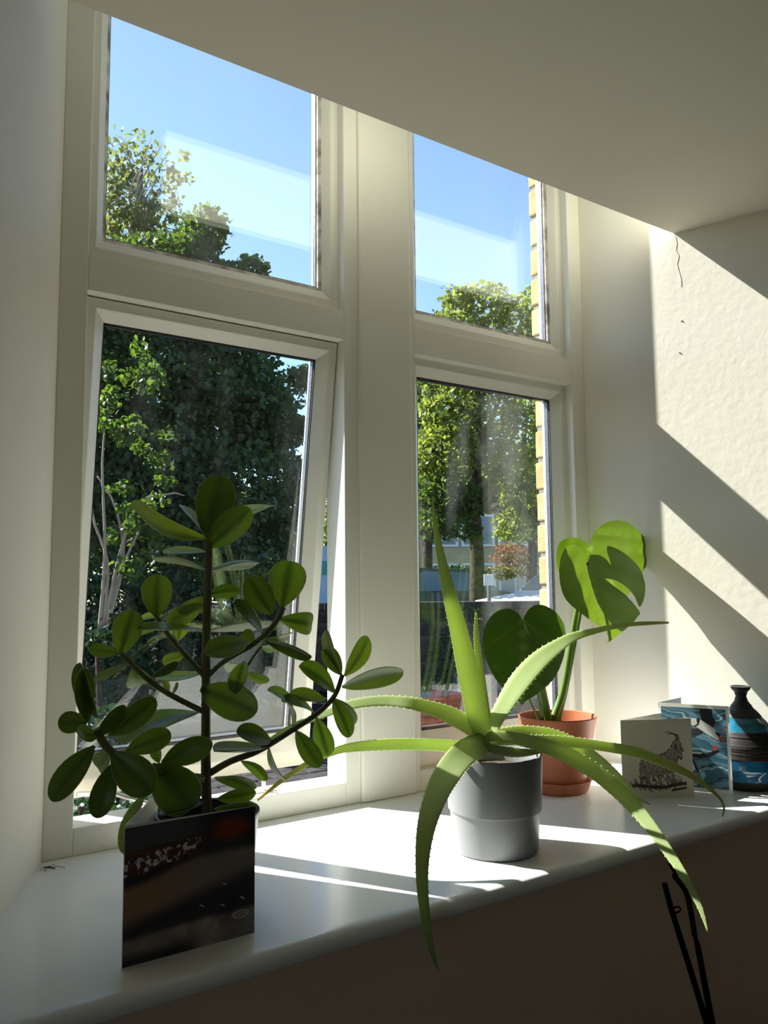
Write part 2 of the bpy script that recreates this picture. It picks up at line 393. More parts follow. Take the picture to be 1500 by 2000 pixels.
# ================================================================== outdoors
ZG = -1.05                                            # ground level outside
M['ground'] = principled('dark_tarmac', (0.022, 0.023, 0.026), 1.0, 0.05, noise=0.5, nscale=3)
M['paver'] = principled('dark_paver', (0.035, 0.033, 0.034), 0.9, 0.2, noise=0.5, nscale=9, bump=0.5)
M['stone'] = principled('dark_stone', (0.085, 0.075, 0.068), 0.9, 0.15, noise=0.6, nscale=7, bump=0.7, bscale=40)  # dark stone colour, mottled by noise
M['stone_b'] = principled('dark_brown_stone', (0.115, 0.090, 0.075), 0.9, 0.15, noise=0.6, nscale=7, bump=0.7, bscale=40)
M['redbrick'] = principled('red_brick', (0.24, 0.085, 0.060), 0.9, 0.1, noise=0.5, nscale=20, bump=0.6)
M['bark'] = principled('bark', (0.075, 0.055, 0.042), 0.95, 0.1, noise=0.6, nscale=12, bump=1.0, bscale=40)
M['twig'] = principled('pale_twig', (0.30, 0.25, 0.20), 0.9, 0.1)
def tree_leaf(name, c, t, tf=0.40): return leaf_mat(name, c, t, tf, rough=0.5, spec=0.35, noise=0.3, nscale=3)
M['lf_dark'] = tree_leaf('dark_chestnut_leaf', (0.052, 0.094, 0.046), (0.15, 0.26, 0.05), 0.34)
M['lf_mid'] = tree_leaf('mid_green_leaf', (0.050, 0.095, 0.022), (0.14, 0.24, 0.02), 0.38)
M['lf_bright'] = tree_leaf('sunny_maple_leaf', (0.14, 0.19, 0.035), (0.34, 0.42, 0.05), 0.44)
M['lf_pale'] = tree_leaf('pale_ash_leaf', (0.12, 0.15, 0.045), (0.26, 0.30, 0.05), 0.42)
M['lf_ivy'] = tree_leaf('ivy_leaf', (0.018, 0.05, 0.02), (0.04, 0.10, 0.02), 0.25)
M['lf_rust'] = tree_leaf('rust_leaf', (0.22, 0.09, 0.05), (0.35, 0.14, 0.05), 0.35)
M['lf_straw'] = tree_leaf('dry_grass_leaf', (0.20, 0.17, 0.06), (0.28, 0.24, 0.07), 0.35)

box('ground', (-40, -60, ZG-0.2), (70, 90, ZG), M['ground'])['kind'] = 'structure'

def foliage(parent, clumps, mats, size, name='foliage'):
    """clumps: (px, py, rx, ry, Y, depth radius m, count, material index). Leaves are small five-pointed blades, a mesh of its own per tree"""
    Vv, Ff, Mi, Cc = [], [], [], []; off = 0
    for (cx, cy, rx, ry, Y, rd, n, mi) in clumps:
        n = int(n*1.75)
        c = at(cx, cy, Y); s = px_m(c)
        d = RNG.normal(size=(n, 3)); d /= np.linalg.norm(d, axis=1)[:, None]
        rr = RNG.uniform(0.35, 1.0, n) ** 0.6
        # knobbly outline
        rr *= 1 + 0.16*np.sin(d[:, 0]*7+cx)*np.cos(d[:, 2]*6+cy) + 0.1*np.sin(d[:, 1]*9+cx*3)
        P = d * rr[:, None]
        R_, U_, F_ = np.array(C_R), np.array(C_U), np.array(C_F)
        ctr = np.array(c) + P[:, :1]*rx*s*R_ + P[:, 1:2]*ry*s*U_ + P[:, 2:]*rd*F_
        a = RNG.normal(size=(n, 3)); a[:, 2] -= 0.5; a /= np.linalg.norm(a, axis=1)[:, None]
        nn = RNG.normal(size=(n, 3)) * 0.8; nn[:, 2] += 0.9
        b = np.cross(nn, a); b /= np.linalg.norm(b, axis=1)[:, None]
        nr = np.cross(a, b)
        L = size * 0.74 * RNG.uniform(0.6, 1.3, n)
        shape = [(-.5, 0, 0), (-.15, .36, .05), (.1, .20, .04), (.28, .30, .02), (.55, 0, -.08), (.28, -.30, .02), (.1, -.20, .04), (-.15, -.36, .05)]
        for (u, v, w) in shape:
            Vv.append(ctr + (a*u + b*v + nr*w) * L[:, None])
        k = len(shape)
        base = off + np.arange(n)
        for i in range(n):
            q = [off + j*n + i for j in range(k)]
            Ff.append((q[0], q[1], q[2], q[6], q[7])); Ff.append((q[2], q[3], q[4], q[5], q[6]))
        rnd = RNG.uniform(0, 1, n)
        Cc.append(np.tile(rnd, k)); off += n*k
        Mi += [mi] * (2*n)
    Vv = np.concatenate(Vv); Cc = np.concatenate(Cc)
    me = bpy.data.meshes.new(name); me.from_pydata(Vv.tolist(), [], Ff); me.update()
    at_ = me.color_attributes.new('rib', 'FLOAT_COLOR', 'POINT')
    ca = np.zeros((len(Vv), 4), np.float32); ca[:, 2] = Cc; ca[:, 3] = 1
    at_.data.foreach_set('color', ca.ravel())
    o = link_mesh(name, me, mats, parent); me.polygons.foreach_set('material_index', Mi)
    o['kind'] = 'stuff'; return o
def trunk(parent, pts, r0, r1, mat=None, name='trunk', seg=9):
    pts = crom([tuple(p) for p in pts], 4); n = len(pts)
    return tube(name, [V3(p) for p in pts], [r0+(r1-r0)*i/(n-1) for i in range(n)], mat or M['bark'], parent, seg)
WA, WB = at(470, 1165, 9.4), at(1130, 1184, 6.9)
WA.z = WB.z = 0.0
wd = (WB-WA); WL = wd.length; wd.normalize(); wnrm = V3((wd.y, -wd.x, 0)); RISE = 0.42
f0, f1 = WA - wnrm*.2, WB - wnrm*.2 + wd*25
prism('street', [(f0.x, f0.y), (f1.x, f1.y), (f1.x-wnrm.x*40, f1.y-wnrm.y*40), (f0.x-wnrm.x*40, f0.y-wnrm.y*40)], ZG, ZG+RISE, M['ground'])['kind'] = 'structure'
def gpt(px, Y):
    p = at(px, 1300, Y); q = V3((p.x, Y, 0)) - WA
    up = q.dot(wnrm) < -.2 and q.dot(wd) > 0          # beyond the garden wall the street lies higher
    return V3((p.x, Y, ZG + (RISE if up else 0)))

# --- dark chestnut filling the left window
Y = 8.6
g = gpt(330, Y)
t1 = empty('chestnut_tree', g, 'dense dark chestnut tree filling the view through the open sash', 'tree')
trunk(t1, [g, g+V3((.1, 0, 1.4)), at(340, 900, Y), at(370, 650, Y)], .26, .10)
for a, b in (((335, 1050), (220, 800)), ((338, 1000), (500, 820)), ((345, 900), (300, 620)), ((350, 850), (470, 640)), ((336, 1080), (520, 1020))):
    trunk(t1, [at(*a, Y), at((a[0]+b[0])/2, (a[1]+b[1])/2-15, Y-.1), at(*b, Y-.2)], .09, .03, name='branch', seg=6)
foliage(t1, [(300, 740, 130, 130, Y, .9, 2600, 0), (420, 740, 120, 120, Y, 1.0, 2600, 0), (505, 790, 85, 90, Y, .8, 1500, 0), (535, 850, 55, 70, Y, .6, 800, 0),
             (330, 930, 140, 120, Y, 1.0, 2600, 0), (460, 950, 120, 120, Y, 1.0, 2300, 0), (545, 1010, 60, 70, Y, .6, 800, 0), (400, 1080, 130, 80, Y, .9, 1500, 0),
             (520, 1090, 80, 55, Y, .6, 600, 0), (590, 740, 28, 26, Y, .3, 170, 0), (600, 835, 22, 26, Y, .3, 120, 0), (585, 930, 35, 40, Y, .3, 260, 0), (400, 600, 140, 60, Y, .9, 1200, 0), (255, 600, 90, 70, Y, .8, 900, 0),
             (400, 452, 52, 44, Y, .35, 420, 1), (372, 490, 60, 36, Y, .4, 420, 1), (490, 522, 38, 20, Y, .25, 150, 0), (440, 540, 60, 30, Y, .3, 300, 0), (300, 500, 90, 40, Y, .5, 500, 1),
             (220, 1000, 60, 160, Y, .6, 1100, 0), (170, 800, 80, 220, Y, .9, 1500, 0), (60, 800, 110, 160, Y, 1.2, 1500, 0), (90, 960, 120, 130, Y, 1.2, 1300, 0), (-20, 880, 90, 130, Y, 1.0, 900, 0), (110, 640, 90, 100, Y, 1.0, 900, 0), (380, 850, 130, 160, Y+1.3, .9, 1300, 0)], [M['lf_dark'], M['lf_mid']], .125)
# --- airy ash whose top shows in the upper left pane
Y = 10.5
g = gpt(268, Y)
t2 = empty('ash_tree', g, 'airy pale tree with bare twig ends, its top in the upper left pane', 'tree')
trunk(t2, [g, at(262, 900, Y), at(264, 640, Y), at(268, 470, Y), at(276, 330, Y)], .2, .03)
rr = random.Random(3)
for i in range(26):
    x0 = 240 + rr.uniform(-5, 60); y0 = rr.uniform(400, 520); x1 = x0 + rr.uniform(-55, 70); y1 = y0 - rr.uniform(70, 170)
    x1 = min(max(x1, 195), 378); y1 = max(y1, 245)
    yy = Y + rr.uniform(-.6, .6)
    trunk(t2, [at(266, y0+30, Y), at((x0+266)/2, (y0+y1)/2+20, yy), at(x1, y1, yy)], .022, .005, M['twig'], 'twig', 5)
cl = [(200, 420, 45, 90, Y, .6, 330, 0), (262, 440, 50, 70, Y, .7, 330, 0), (320, 440, 45, 60, Y, .6, 170, 0), (300, 370, 50, 60, Y, .6, 120, 0), (265, 320, 60, 70, Y, .5, 130, 0), (220, 340, 35, 60, Y, .5, 90, 0)]
cl += [(rr.uniform(205, 370), rr.uniform(260, 460), 14, 12, Y+rr.uniform(-.5, .5), .15, 14, 0) for _ in range(22)]
cl += [(260, 520, 90, 50, Y, .6, 500, 1), (240, 700, 90, 140, Y, .8, 600, 1)]
foliage(t2, cl, [M['lf_pale'], M['lf_mid']], .115)
# --- light scrub with bare stems in front of the chestnut, left
Y = 6.2
g = gpt(205, Y)
t3 = empty('sapling', g, 'light green sapling with bare stems in front of the dark chestnut', 'tree')
for a in (((190, 1280), (205, 1080), (200, 900), (215, 760)), ((192, 1280), (240, 1100), (225, 990), (190, 930)), ((195, 1250), (260, 1000), (330, 965), (360, 968)), ((200, 1240), (210, 1100), (180, 1000), (185, 860)), ((195, 1230), (235, 1120), (260, 1060), (290, 1010))):
    trunk(t3, [at(x, y, Y+.05*i) for i, (x, y) in enumerate(a)], .02, .006, M['twig'], 'stem', 6)
trunk(t3, [g, at(190, 1280, Y)], .035, .02, M['bark'])
cl = [(rr.uniform(185, 330), rr.uniform(680, 1130), rr.uniform(14, 30), rr.uniform(12, 24), Y+rr.uniform(-.3, .3), .14, 26, 0) for _ in range(34)]
cl += [(230, 1240, 70, 40, Y, .4, 260, 1), (300, 1240, 90, 50, Y+.5, .5, 260, 1)]
foliage(t3, cl, [M['lf_mid'], M['lf_ivy']], .085)
# --- sunlit maple seen through the right window
Y = 11.2
g = gpt(932, Y)
t4 = empty('maple_tree', g, 'sunlit maple with a thick trunk behind the stone wall', 'tree')
trunk(t4, [g, at(932, 1120, Y), at(930, 1040, Y), at(925, 960, Y), at(940, 860, Y)], .17, .09)
for a, b in (((928, 1010), (860, 900)), ((928, 990), (1010, 880)), ((930, 930), (900, 790)), ((935, 900), (985, 760)), ((935, 880), (930, 650))):
    trunk(t4, [at(*a, Y), at((a[0]+b[0])/2, (a[1]+b[1])/2-12, Y-.15), at(*b, Y-.3)], .09, .025, name='branch', seg=6)
foliage(t4, [(880, 800, 65, 60, Y, .8, 800, 0), (960, 800, 75, 65, Y, .9, 900, 0), (1020, 850, 50, 80, Y, .7, 650, 0), (870, 880, 70, 60, Y, .8, 800, 0),
             (950, 900, 75, 50, Y, .8, 700, 0), (860, 960, 60, 40, Y, .7, 520, 1), (915, 980, 60, 35, Y, .6, 450, 1), (1015, 960, 45, 50, Y, .5, 420, 0), (830, 760, 40, 60, Y+.8, .7, 420, 1), (830, 900, 35, 70, Y+.8, .6, 420, 1),
             (920, 700, 100, 60, Y, .8, 900, 0), (945, 600, 62, 48, Y, .6, 620, 0), (1005, 630, 50, 52, Y, .6, 480, 0), (895, 582, 38, 26, Y, .35, 190, 0), (880, 640, 40, 40, Y, .5, 300, 0), (1035, 600, 22, 40, Y+.5, .4, 110, 0), (855, 1020, 45, 40, Y, .5, 300, 1), (1005, 1030, 45, 36, Y, .5, 260, 0), (905, 1035, 40, 22, Y, .4, 140, 1), (1060, 720, 60, 120, Y+.6, .7, 700, 1)],
        [M['lf_bright'], M['lf_mid']], .15)
# --- further trees behind
def back_tree(name, px, Y, label, clumps, mats, size):
    g = gpt(px, Y); t = empty(name, g, label, 'tree'); trunk(t, [g, at(px, 1080, Y), at(px+4, 950, Y)], .17, .08)
    foliage(t, clumps, mats, size); return t
back_tree('lime_tree', 835, 15.0, 'shaded lime tree behind the sunlit maple, beside the mullion', [(840, 860, 60, 130, 15, 1.5, 1500, 0), (880, 960, 60, 80, 15, 1.3, 900, 0), (820, 780, 40, 60, 15, 1, 500, 0), (760, 900, 60, 160, 15, 1.3, 900, 0)], [M['lf_dark']], .18)
back_tree('beech_tree', 1040, 14.0, 'leafy tree beside the brick pier behind the maple', [(1045, 960, 50, 110, 14, 1.2, 900, 0), (1075, 860, 45, 120, 14, 1.0, 700, 0), (1010, 1010, 40, 50, 14, .8, 400, 0)], [M['lf_mid']], .16)
back_tree('poplar_tree', 640, 23.0, 'tree above the parked van, seen beside the open sash', [(640, 1000, 50, 60, 23.0, 1.4, 800, 0), (645, 930, 40, 60, 23.0, 1.2, 500, 0), (620, 1050, 60, 30, 23.0, 1.2, 400, 0), (560, 1100, 80, 40, 23.0, 1.2, 600, 0)], [M['lf_bright']], .17)
back_tree('sycamore_tree', -120, 15.5, 'broad sycamore standing well beyond the yard hedge', [(-120, 900, 150, 130, 15.5, 2.0, 1500, 0), (-240, 980, 110, 100, 15.5, 1.6, 900, 0), (0, 970, 120, 100, 15.5, 1.6, 900, 0), (-120, 800, 100, 80, 15.5, 1.4, 700, 0)], [M['lf_mid']], .2)
back_tree('hazel_tree', 400, 14.0, 'bushy hazel standing behind the chestnut', [(400, 1020, 130, 80, 14, 1.4, 1100, 0), (260, 1040, 120, 70, 14, 1.3, 900, 0), (500, 1070, 80, 50, 14, 1.0, 500, 0), (120, 1060, 110, 70, 14, 1.3, 800, 0)], [M['lf_mid']], .18)
# shrubs
def shrub(name, px, Y, label, clumps, mats, size, group=None):
    g = gpt(px, Y); s = empty(name, g, label, 'shrub', group)
    for k in (-1, 0, 1): tube('stem', [g, g+V3((.08*k, .03*k, .35))], [.02, .012], M['bark'], s, 6)
    foliage(s, clumps, mats, size); return s
shrub('rust_shrub', 1000, 16.4, 'rust coloured shrub on the bank behind the wall', [(1000, 1085, 42, 30, 16.4, .5, 600, 0), (1020, 1110, 35, 20, 16.4, .4, 260, 1)], [M['lf_rust'], M['lf_straw']], .10)
shrub('grass_bank', 900, 15.6, 'bank of tall dry grass below the maple', [(890, 1118, 70, 14, 15.6, .4, 500, 0), (975, 1118, 50, 14, 15.6, .3, 360, 1)], [M['lf_ivy'], M['lf_straw']], .12)
shrub('ivy_bush', 870, 6.2, 'dark leafy bush growing against the stone wall', [(872, 1280, 36, 50, 6.2, .3, 420, 0), (845, 1340, 26, 30, 6.2, .3, 200, 0), (950, 1205, 40, 24, 6.6, .2, 240, 1)], [M['lf_ivy'], M['lf_mid']], .06)
shrub('ground_ivy', 190, 3.1, 'low ivy on the ground under the open sash', [(190, 1600, 90, 30, 3.1, .35, 500, 0), (330, 1590, 70, 22, 3.3, .3, 260, 0)], [M['lf_ivy']], .06)

shrub('hedge', 380, 7.6, 'long shaggy hedge under the chestnut at the end of the yard', [(150, 1200, 80, 120, 7.4, .5, 900, 0), (240, 1190, 80, 110, 7.4, .5, 900, 0), (330, 1210, 80, 110, 7.4, .5, 900, 0), (420, 1210, 80, 100, 7.4, .5, 900, 0), (505, 1215, 75, 90, 7.3, .5, 800, 0), (570, 1225, 45, 70, 7.2, .4, 400, 0),
      (520, 1135, 60, 26, 7.5, .4, 260, 1), (430, 1120, 60, 30, 7.6, .4, 260, 2), (200, 1330, 110, 70, 6.8, .4, 700, 0), (330, 1340, 110, 60, 6.8, .4, 700, 0), (470, 1330, 110, 60, 6.8, .4, 700, 0), (170, 1440, 90, 60, 5.6, .4, 500, 0), (60, 1190, 90, 110, 7.6, .5, 800, 0), (-60, 1190, 90, 110, 7.8, .5, 800, 0), (-190, 1190, 100, 110, 8.0, .5, 800, 0)], [M['lf_ivy'], M['lf_bright'], M['lf_mid']], .085)
# --- stone garden wall, block by block
ang = math.atan2(wd.y, wd.x)
gw = empty('garden_wall', (WA.x, WA.y, ZG), 'dark stone garden wall with flat coping along the yard', 'wall')
blk = {}
def block_mesh(L, H, D, mat):
    key = (L, H, D, mat.name)
    if key not in blk:
        bm = bmesh.new(); add_box(bm, (0, -D/2, 0), (L, D/2, H), .012); me = bm_mesh('stone_block', bm); me.materials.append(mat); blk[key] = me
    return blk[key]
def put_block(name, parent, s, z, L, H, D, mat, out=0.0):
    o = bpy.data.objects.new(name, block_mesh(L, H, D, mat)); COL.objects.link(o); o.parent = parent
    p = wd*s + wnrm*out; o.location = (p.x, p.y, z); o.rotation_euler = (0, 0, ang)
CH = .19; courses = 6
core = box('wall_core', (0, -.07, 0), (WL, .07, courses*CH), M['mortar'], None); core.parent = gw; core.rotation_euler = (0, 0, ang)
for c in range(courses):
    s = -.2 if c % 2 else 0; i = 0
    while s < WL:
        L = (.34, .46, .40)[(i*7+c*5) % 3]
        put_block('stone_block', gw, s, c*CH+.006, L-.014, CH-.012, .22, M[('stone', 'stone_b')[(i*3+c) % 4 == 0]], random.uniform(-.008, .008)); s += L; i += 1
s = 0
while s < WL:
    put_block('coping_stone', gw, s, courses*CH, .59, .10, .32, M['stone']); s += .6
# --- dark pavers in the yard below the window
pv = empty('paving', (1.0, 3.0, ZG), 'dark block paving of the yard under the open sash', kind='structure')
pm = {}
bm = bmesh.new(); add_box(bm, (-.145, -.095, 0), (.145, .095, .03), .008); pme = bm_mesh('paver', bm); pme.materials.append(M['paver'])
for r in range(14):
    for c in range(17):
        o = bpy.data.objects.new('paver', pme); COL.objects.link(o); o.parent = pv
        o.location = (c*.30 + (.15 if r % 2 else 0), r*.20, random.uniform(-.004, .004))
# --- low red brick planter
q = at_z(845, 1440, ZG)
pl = empty('brick_planter', q, 'low red brick planter in the yard', 'planter')
bm = bmesh.new(); add_box(bm, (0, 0, 0), (.21, .10, .065), .005); bme = bm_mesh('brick', bm); bme.materials.append(M['redbrick'])
for c in range(5):
    for i in range(8):
        o = bpy.data.objects.new('brick', bme); COL.objects.link(o); o.parent = pl
        o.location = (-.9 + i*.22 + (.11 if c % 2 else 0), random.uniform(-.004, .004), c*.075)
core2 = box('soil_fill', (-.85, .02, 0), (.8, .5, .36), M['mortar']); core2.parent = pl

# --- parked vehicles
M['car_black'] = principled('black_car_paint', (0.012, 0.013, 0.015), 0.35, 0.4)
M['car_white'] = principled('white_car_paint', (0.62, 0.63, 0.65), 0.4, 0.4)
M['car_blue'] = principled('slate_car_paint', (0.03, 0.045, 0.065), 0.35, 0.4)
M['car_glass'] = principled('car_glass', (0.10, 0.16, 0.22), 0.12, 0.5)
M['tyre'] = principled('tyre_rubber', (0.02, 0.02, 0.02), 0.8)
M['hub'] = principled('wheel_hub', (0.5, 0.5, 0.52), 0.3, metal=0.8)
M['van'] = principled('pale_blue_van_paint', (0.36, 0.55, 0.72), 0.3, 0.5)
M['teal'] = principled('teal_decal', (0.03, 0.30, 0.30), 0.4)
M['white'] = principled('white_gloss', (0.80, 0.80, 0.79), 0.35)
def extrude_profile(name, prof, w, mat, parent, inset=None):
    bm = bmesh.new(); n = len(prof); A = []; B = []
    for i, (x, z) in enumerate(prof):
        k = inset(z) if inset else 0
        A.append(bm.verts.new((x, -w/2+k, z))); B.append(bm.verts.new((x, w/2-k, z)))
    bm.faces.new(A); bm.faces.new(B[::-1])
    for i in range(n): bm.faces.new((A[i], B[i], B[(i+1) % n], A[(i+1) % n]))
    me = bm_mesh(name, bm); o = bpy.data.objects.new(name, me); COL.objects.link(o); me.materials.append(mat); o.parent = parent
    return o
def wheels(root, xs, w, r):
    for x in xs:
        for s in (-1, 1):
            bm = bmesh.new(); add_tube(bm, [V3((x, s*(w/2-.12), r)), V3((x, s*(w/2+.02), r))], r, 18)
            me = bm_mesh('wheel', bm); o = bpy.data.objects.new('wheel', me); COL.objects.link(o); o.parent = root; me.materials.append(M['tyre'])
            bm = bmesh.new(); add_tube(bm, [V3((x, s*(w/2+.015), r)), V3((x, s*(w/2+.03), r))], r*.6, 14)
            me = bm_mesh('hub_cap', bm); h = bpy.data.objects.new('hub_cap', me); COL.objects.link(h); h.parent = o; me.materials.append(M['hub'])
def car(px, Y, rot, paint, label):
    root = empty('car', gpt(px, Y), label, 'car', None); root.rotation_euler = (0, 0, rot)
    ins = lambda z: max(0, (z-.85))*.28
    extrude_profile('body', [(-2.1, .3), (2.1, .3), (2.15, .6), (2.0, .78), (1.05, .92), (.35, 1.42), (-.9, 1.46), (-1.6, 1.1), (-2.1, .95), (-2.18, .6)], 1.75, paint, root, ins)
    for s in (-1, 1):
        bm = bmesh.new()
        pts = [(.95, .95), (.33, 1.36), (-.85, 1.39), (-1.4, 1.08), (-1.3, .96)]
        vs_ = [bm.verts.new((x, s*(.875-max(0, z-.85)*.28+.006), z)) for x, z in pts]; bm.faces.new(vs_)
        me = bm_mesh('side_window', bm); o = bpy.data.objects.new('side_window', me); COL.objects.link(o); o.parent = root; me.materials.append(M['car_glass'])
    for nm, (xa, za), (xb, zb) in (('windscreen', (1.0, .97), (.40, 1.39)), ('rear_window', (-1.54, 1.14), (-.96, 1.43))):
        sgn = .012 if xa > 0 else -.012
        bm = bmesh.new(); k1, k2 = .875-(za-.85)*.28-.08, .875-(zb-.85)*.28-.08
        bm.faces.new([bm.verts.new(p) for p in ((xa+sgn, -k1, za+.012), (xa+sgn, k1, za+.012), (xb+sgn, k2, zb+.012), (xb+sgn, -k2, zb+.012))])
        me = bm_mesh(nm, bm); o = bpy.data.objects.new(nm, me); COL.objects.link(o); o.parent = root; me.materials.append(M['car_glass'])
    wheels(root, (-1.3, 1.35), 1.75, .31)
car(868, 13.2, math.radians(-12), M['car_blue'], 'slate blue car parked behind the wall below the maple trunk')
car(900, 18.9, math.radians(-20), M['car_black'], 'black car parked behind the wall by the street sign')
car(1150, 9.4, math.radians(176), M['car_white'], 'white car parked behind the wall beside the brick pier')
vr = empty('delivery_van', gpt(618, 19.0), 'pale blue van with a teal badge parked beyond the wall', 'van'); vr.rotation_euler = (0, 0, math.radians(-20))
extrude_profile('body', [(-2.6, .35), (2.5, .35), (2.6, .95), (2.1, 1.25), (1.5, 2.05), (1.2, 2.2), (-2.55, 2.25), (-2.6, 2.1)], 1.95, M['van'], vr, lambda z: max(0, z-1.2)*.08)
for s in (-1, 1):
    bm = bmesh.new(); bm.faces.new([bm.verts.new((x, s*(.98-.065*max(0, (z-1.2)/.8)), z)) for x, z in ((2.0, 1.3), (1.45, 1.95), (.8, 1.95), (.8, 1.3))])
    me = bm_mesh('side_window', bm); o = bpy.data.objects.new('side_window', me); COL.objects.link(o); o.parent = vr; me.materials.append(M['car_glass'])
bd = box('badge', (.02, -.985, 1.42), (.62, -.965, 1.80), M['teal']); bd.parent = vr
bm = bmesh.new(); add_tube(bm, [V3((.32+.11*math.cos(a), -.99, 1.61+.10*math.sin(a))) for a in [2*PI*k/16 for k in range(17)]], .022, 6)
me = bm_mesh('ring_mark', bm); o = bpy.data.objects.new('ring_mark', me); COL.objects.link(o); o.parent = bd; me.materials.append(M['white'])
wheels(vr, (-1.7, 1.75), 1.95, .35)

# --- street sign
g = gpt(958, 7.9); ss = empty('street_sign', g, 'small white street sign on a dark post behind the wall', 'sign')
ztop = at(958, 1122, 7.9).z
tube('post', [g, V3((g.x, g.y, ztop-.02))], .03, M['tyre'], ss)
bm = bmesh.new(); add_box(bm, (-.075, -.045, ztop-.17), (.075, -.03, ztop), .006)
pt = bm_mesh('plate', bm); o = bpy.data.objects.new('plate', pt); COL.objects.link(o); o.parent = ss; pt.materials.append(M['white']); o.location = (0, 0, -g.z); o.rotation_euler = (0, 0, math.radians(-40))

# --- house across the road
M['render'] = principled('cream_render', (0.50, 0.40, 0.26), 0.9, 0.1, noise=0.15, nscale=4)
M['roof'] = principled('brown_roof_tile', (0.17, 0.11, 0.085), 0.9, 0.1, noise=0.4, nscale=6)
M['winglass'] = principled('house_window_glass', (0.20, 0.26, 0.30), 0.08, 0.9)
Yh = 22.0
hl, hr_ = gpt(800, Yh), gpt(1090, Yh-3)
hd = (hr_-hl); HL = hd.length; ha = math.atan2(hd.y, hd.x)
hs = empty('house', hl, 'cream house with white windows across the road', 'house'); hs.rotation_euler = (0, 0, ha)
def hbox(name, a, b, mat, parent):
    bm = bmesh.new(); add_box(bm, a, b); me = bm_mesh(name, bm); o = bpy.data.objects.new(name, me); COL.objects.link(o); o.parent = parent; me.materials.append(mat); return o
hbox('wall', (-1, 0, 0), (HL+1, 5, 4.2), M['render'], hs)
rf = extrude_profile('roof', [(-1.3, 4.2), (HL+1.3, 4.2), (HL+.6, 6.2), (-.6, 6.2)], 5.8, M['roof'], hs); rf.location = (0, 2.5, 0)
hbox('chimney', (2, 2, 5.2), (2.7, 2.7, 7.2), M['redbrick'], hs)
for i in range(4):
    for fl in (0, 1):
        x = .6 + i*HL/4; z = .75 + fl*1.75
        w = hbox('window', (x, -.05, z), (x+1.2, .02, z+1.15), M['white'], hs)
        for p in range(2): hbox('pane', (x+.08+p*.55, -.06, z+.08), (x+.55+p*.55, -.045, z+1.07), M['winglass'], w)

# ================================================================== plants and things on the sill
M['clusia'] = leaf_mat('clusia_leaf', (0.092, 0.128, 0.058), (0.60, 0.78, 0.17), 0.46, rough=0.33, spec=0.55, rib=(0.13, 0.22, 0.05), edge=(0.60, 0.62, 0.32), noise=0.2, nscale=25)
M['clusia_pale'] = leaf_mat('young_clusia_leaf', (0.19, 0.29, 0.085), (0.75, 0.90, 0.20), 0.50, rough=0.33, spec=0.5, rib=(0.26, 0.36, 0.12), edge=(0.66, 0.70, 0.36), noise=0.2, nscale=25)
M['clusia_stem'] = principled('clusia_stem', (0.15, 0.105, 0.05), 0.6, 0.4, noise=0.5, nscale=60, col2=(0.10, 0.12, 0.04))
M['clusia_green_stem'] = principled('green_stem', (0.19, 0.22, 0.06), 0.5, 0.4, noise=0.4, nscale=60)
M['aloe'] = leaf_mat('aloe_leaf', (0.36, 0.45, 0.21), (0.57, 0.68, 0.23), 0.42, rough=0.42, spec=0.45, noise=0.2, nscale=18, rib=(0.55, 0.47, 0.11), edge=(0.44, 0.50, 0.18))
M['spine'] = principled('aloe_spine', (0.72, 0.78, 0.40), 0.5)
M['monstera'] = leaf_mat('monstera_leaf', (0.075, 0.150, 0.014), (0.155, 0.255, 0.010), 0.42, rough=0.35, spec=0.45, rib=(0.20, 0.30, 0.04), noise=0.2, nscale=20)
M['monstera_dark'] = leaf_mat('monstera_mature_leaf', (0.045, 0.12, 0.012), (0.11, 0.25, 0.012), 0.36, rough=0.35, spec=0.45, rib=(0.14, 0.22, 0.04), noise=0.2, nscale=20)
M['petiole'] = leaf_mat('monstera_petiole', (0.22, 0.37, 0.06), (0.4, 0.55, 0.06), 0.25, rough=0.35, noise=0.2, nscale=40)
M['soil'] = principled('potting_soil', (0.028, 0.020, 0.014), 0.95, 0.1, noise=0.7, nscale=120, bump=1.0, bscale=300, col2=(0.10, 0.075, 0.05))
M['grey_pot'] = principled('matt_grey_glaze', (0.20, 0.205, 0.215), 0.40, 0.4, noise=0.06, nscale=10)
M['grey_in'] = principled('pot_inside', (0.26, 0.265, 0.27), 0.45, 0.4)
M['terra'] = principled('terracotta_plastic', (0.42, 0.125, 0.055), 0.40, 0.45, noise=0.15, nscale=12)
M['dark_pot'] = principled('dark_brown_pot', (0.035, 0.024, 0.018), 0.35, 0.5, noise=0.3, nscale=20)
M['paper'] = principled('white_card', (0.80, 0.80, 0.77), 0.6, 0.3)
M['cream'] = principled('cream_card', (0.62, 0.585, 0.47), 0.6, 0.3)

